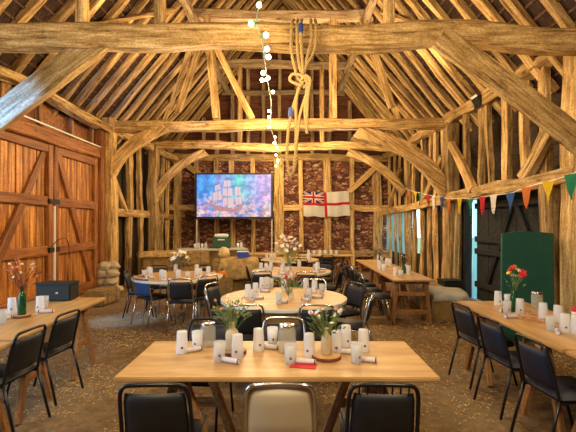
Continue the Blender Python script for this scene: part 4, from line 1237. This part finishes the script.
# dark crate at the foot of the right post
t = thing('dark_box', 'dark wooden box standing by the foot of the right oak post', 'box', (3.42, 8.75, .012), .1)
bx('box_body', (0, 0, .2), (.4, .35, .4), M['black_door'], t, bev=.01); bx('box_lid', (0, 0, .415), (.42, .37, .03), M['black_door'], t)

# ---------------------------------------------------------------- cable and wires at the left plate
bm = bmesh.new(); tube(bm, catmull([(-4.2, 5.9, 3.98), (-4.15, 6.6, 3.82), (-4.12, 7.4, 3.9), (-4.05, 8.1, 3.9)], 8), .008, 5)
o = link('power_cable', bm, M['black_plastic']); tag(o, 'thin black cable running along the left wall plate to the floodlight', 'cable')
bm = bmesh.new(); box(bm, (-4.22, 7.4, 3.34), (.02, 3.7, .025)); o = link('conduit', bm, M['lid']); tag(o, 'pale conduit strip above the great doors', 'conduit')

# ---------------------------------------------------------------- lights
def light(kind, name, loc, energy, col, size=.2, aim=None, **kw):
    l = bpy.data.lights.new(name, kind); l.energy = energy; l.color = col
    if kind == 'AREA': l.size = size
    elif kind != 'SUN': l.shadow_soft_size = size
    for k, v in kw.items(): setattr(l, k, v)
    o = bpy.data.objects.new(name, l); COL.objects.link(o); o.location = loc
    if aim is not None: o.rotation_euler = (Vector(aim)-Vector(loc)).to_track_quat('-Z', 'Y').to_euler()
    return o
WARM = (1, .70, .36)
light('SPOT', 'flood_light_left', (-3.4, 8.1, 3.75), 420, WARM, .15, aim=(1.8, 7.5, 7.0), spot_size=2.7, spot_blend=.9)
light('SPOT', 'flood_light_right', (3.0, 8.0, 3.9), 420, WARM, .15, aim=(-1.8, 7.5, 7.0), spot_size=2.7, spot_blend=.9)
light('POINT', 'fill_near', (-1.1, .9, 3.4), 230, (1, .78, .47), .35)  # added warm fill above the viewer, no fixture modelled
light('POINT', 'fill_near', (1.3, .9, 3.4), 230, (1, .78, .47), .35)
light('POINT', 'fill_mid', (-1.6, 6.4, 3.5), 85, (1, .74, .40), .3)  # added fill pair for the middle bay, not actual lamps
light('POINT', 'fill_mid', (1.4, 6.6, 3.5), 85, (1, .74, .40), .3)
light('POINT', 'fill_far', (-1.2, 11.0, 3.3), 150, (1, .74, .40), .3)  # more added fill, brightens the far end without any fixture
light('POINT', 'fill_far', (1.3, 11.0, 3.3), 150, (1, .74, .40), .3)
light('AREA', 'doorway_daylight', (-4.9, 2.3, 1.7), 60, (.40, .66, 1), 2.6, aim=(0, 3.6, 1.9))
light('SPOT', 'door_gap_daylight', (-3.55, 3.2, 2.7), 750, (.07, .27, 1), .1, aim=(-3.45, 5.1, 3.05), spot_size=.52, spot_blend=.9)
light('SPOT', 'door_gap_daylight', (-4.1, 5.3, 2.4), 520, (.35, .6, 1), .08, aim=(-2.8, 7.0, 0), spot_size=.42, spot_blend=.9)

W = bpy.data.worlds.new('sky'); S.world = W; W.use_nodes = True
bg = W.node_tree.nodes['Background']
bg.inputs[0].default_value = (.55, .80, 1, 1); bg.inputs[1].default_value = 2.8

cam = bpy.data.cameras.new('camera'); co = bpy.data.objects.new('camera', cam); COL.objects.link(co)
co.location = (0, 0, CH); co.rotation_euler = (PI/2, 0, 0)
cam.sensor_width = 36; cam.lens = 36*F/576
cam.shift_x = (288-CX)/576; cam.shift_y = (HY-216)/576
cam.clip_start = .02
S.camera = co
S.view_settings.view_transform = 'Standard'; S.view_settings.look = 'None'
S.view_settings.gamma = 1; S.view_settings.exposure = 0.42
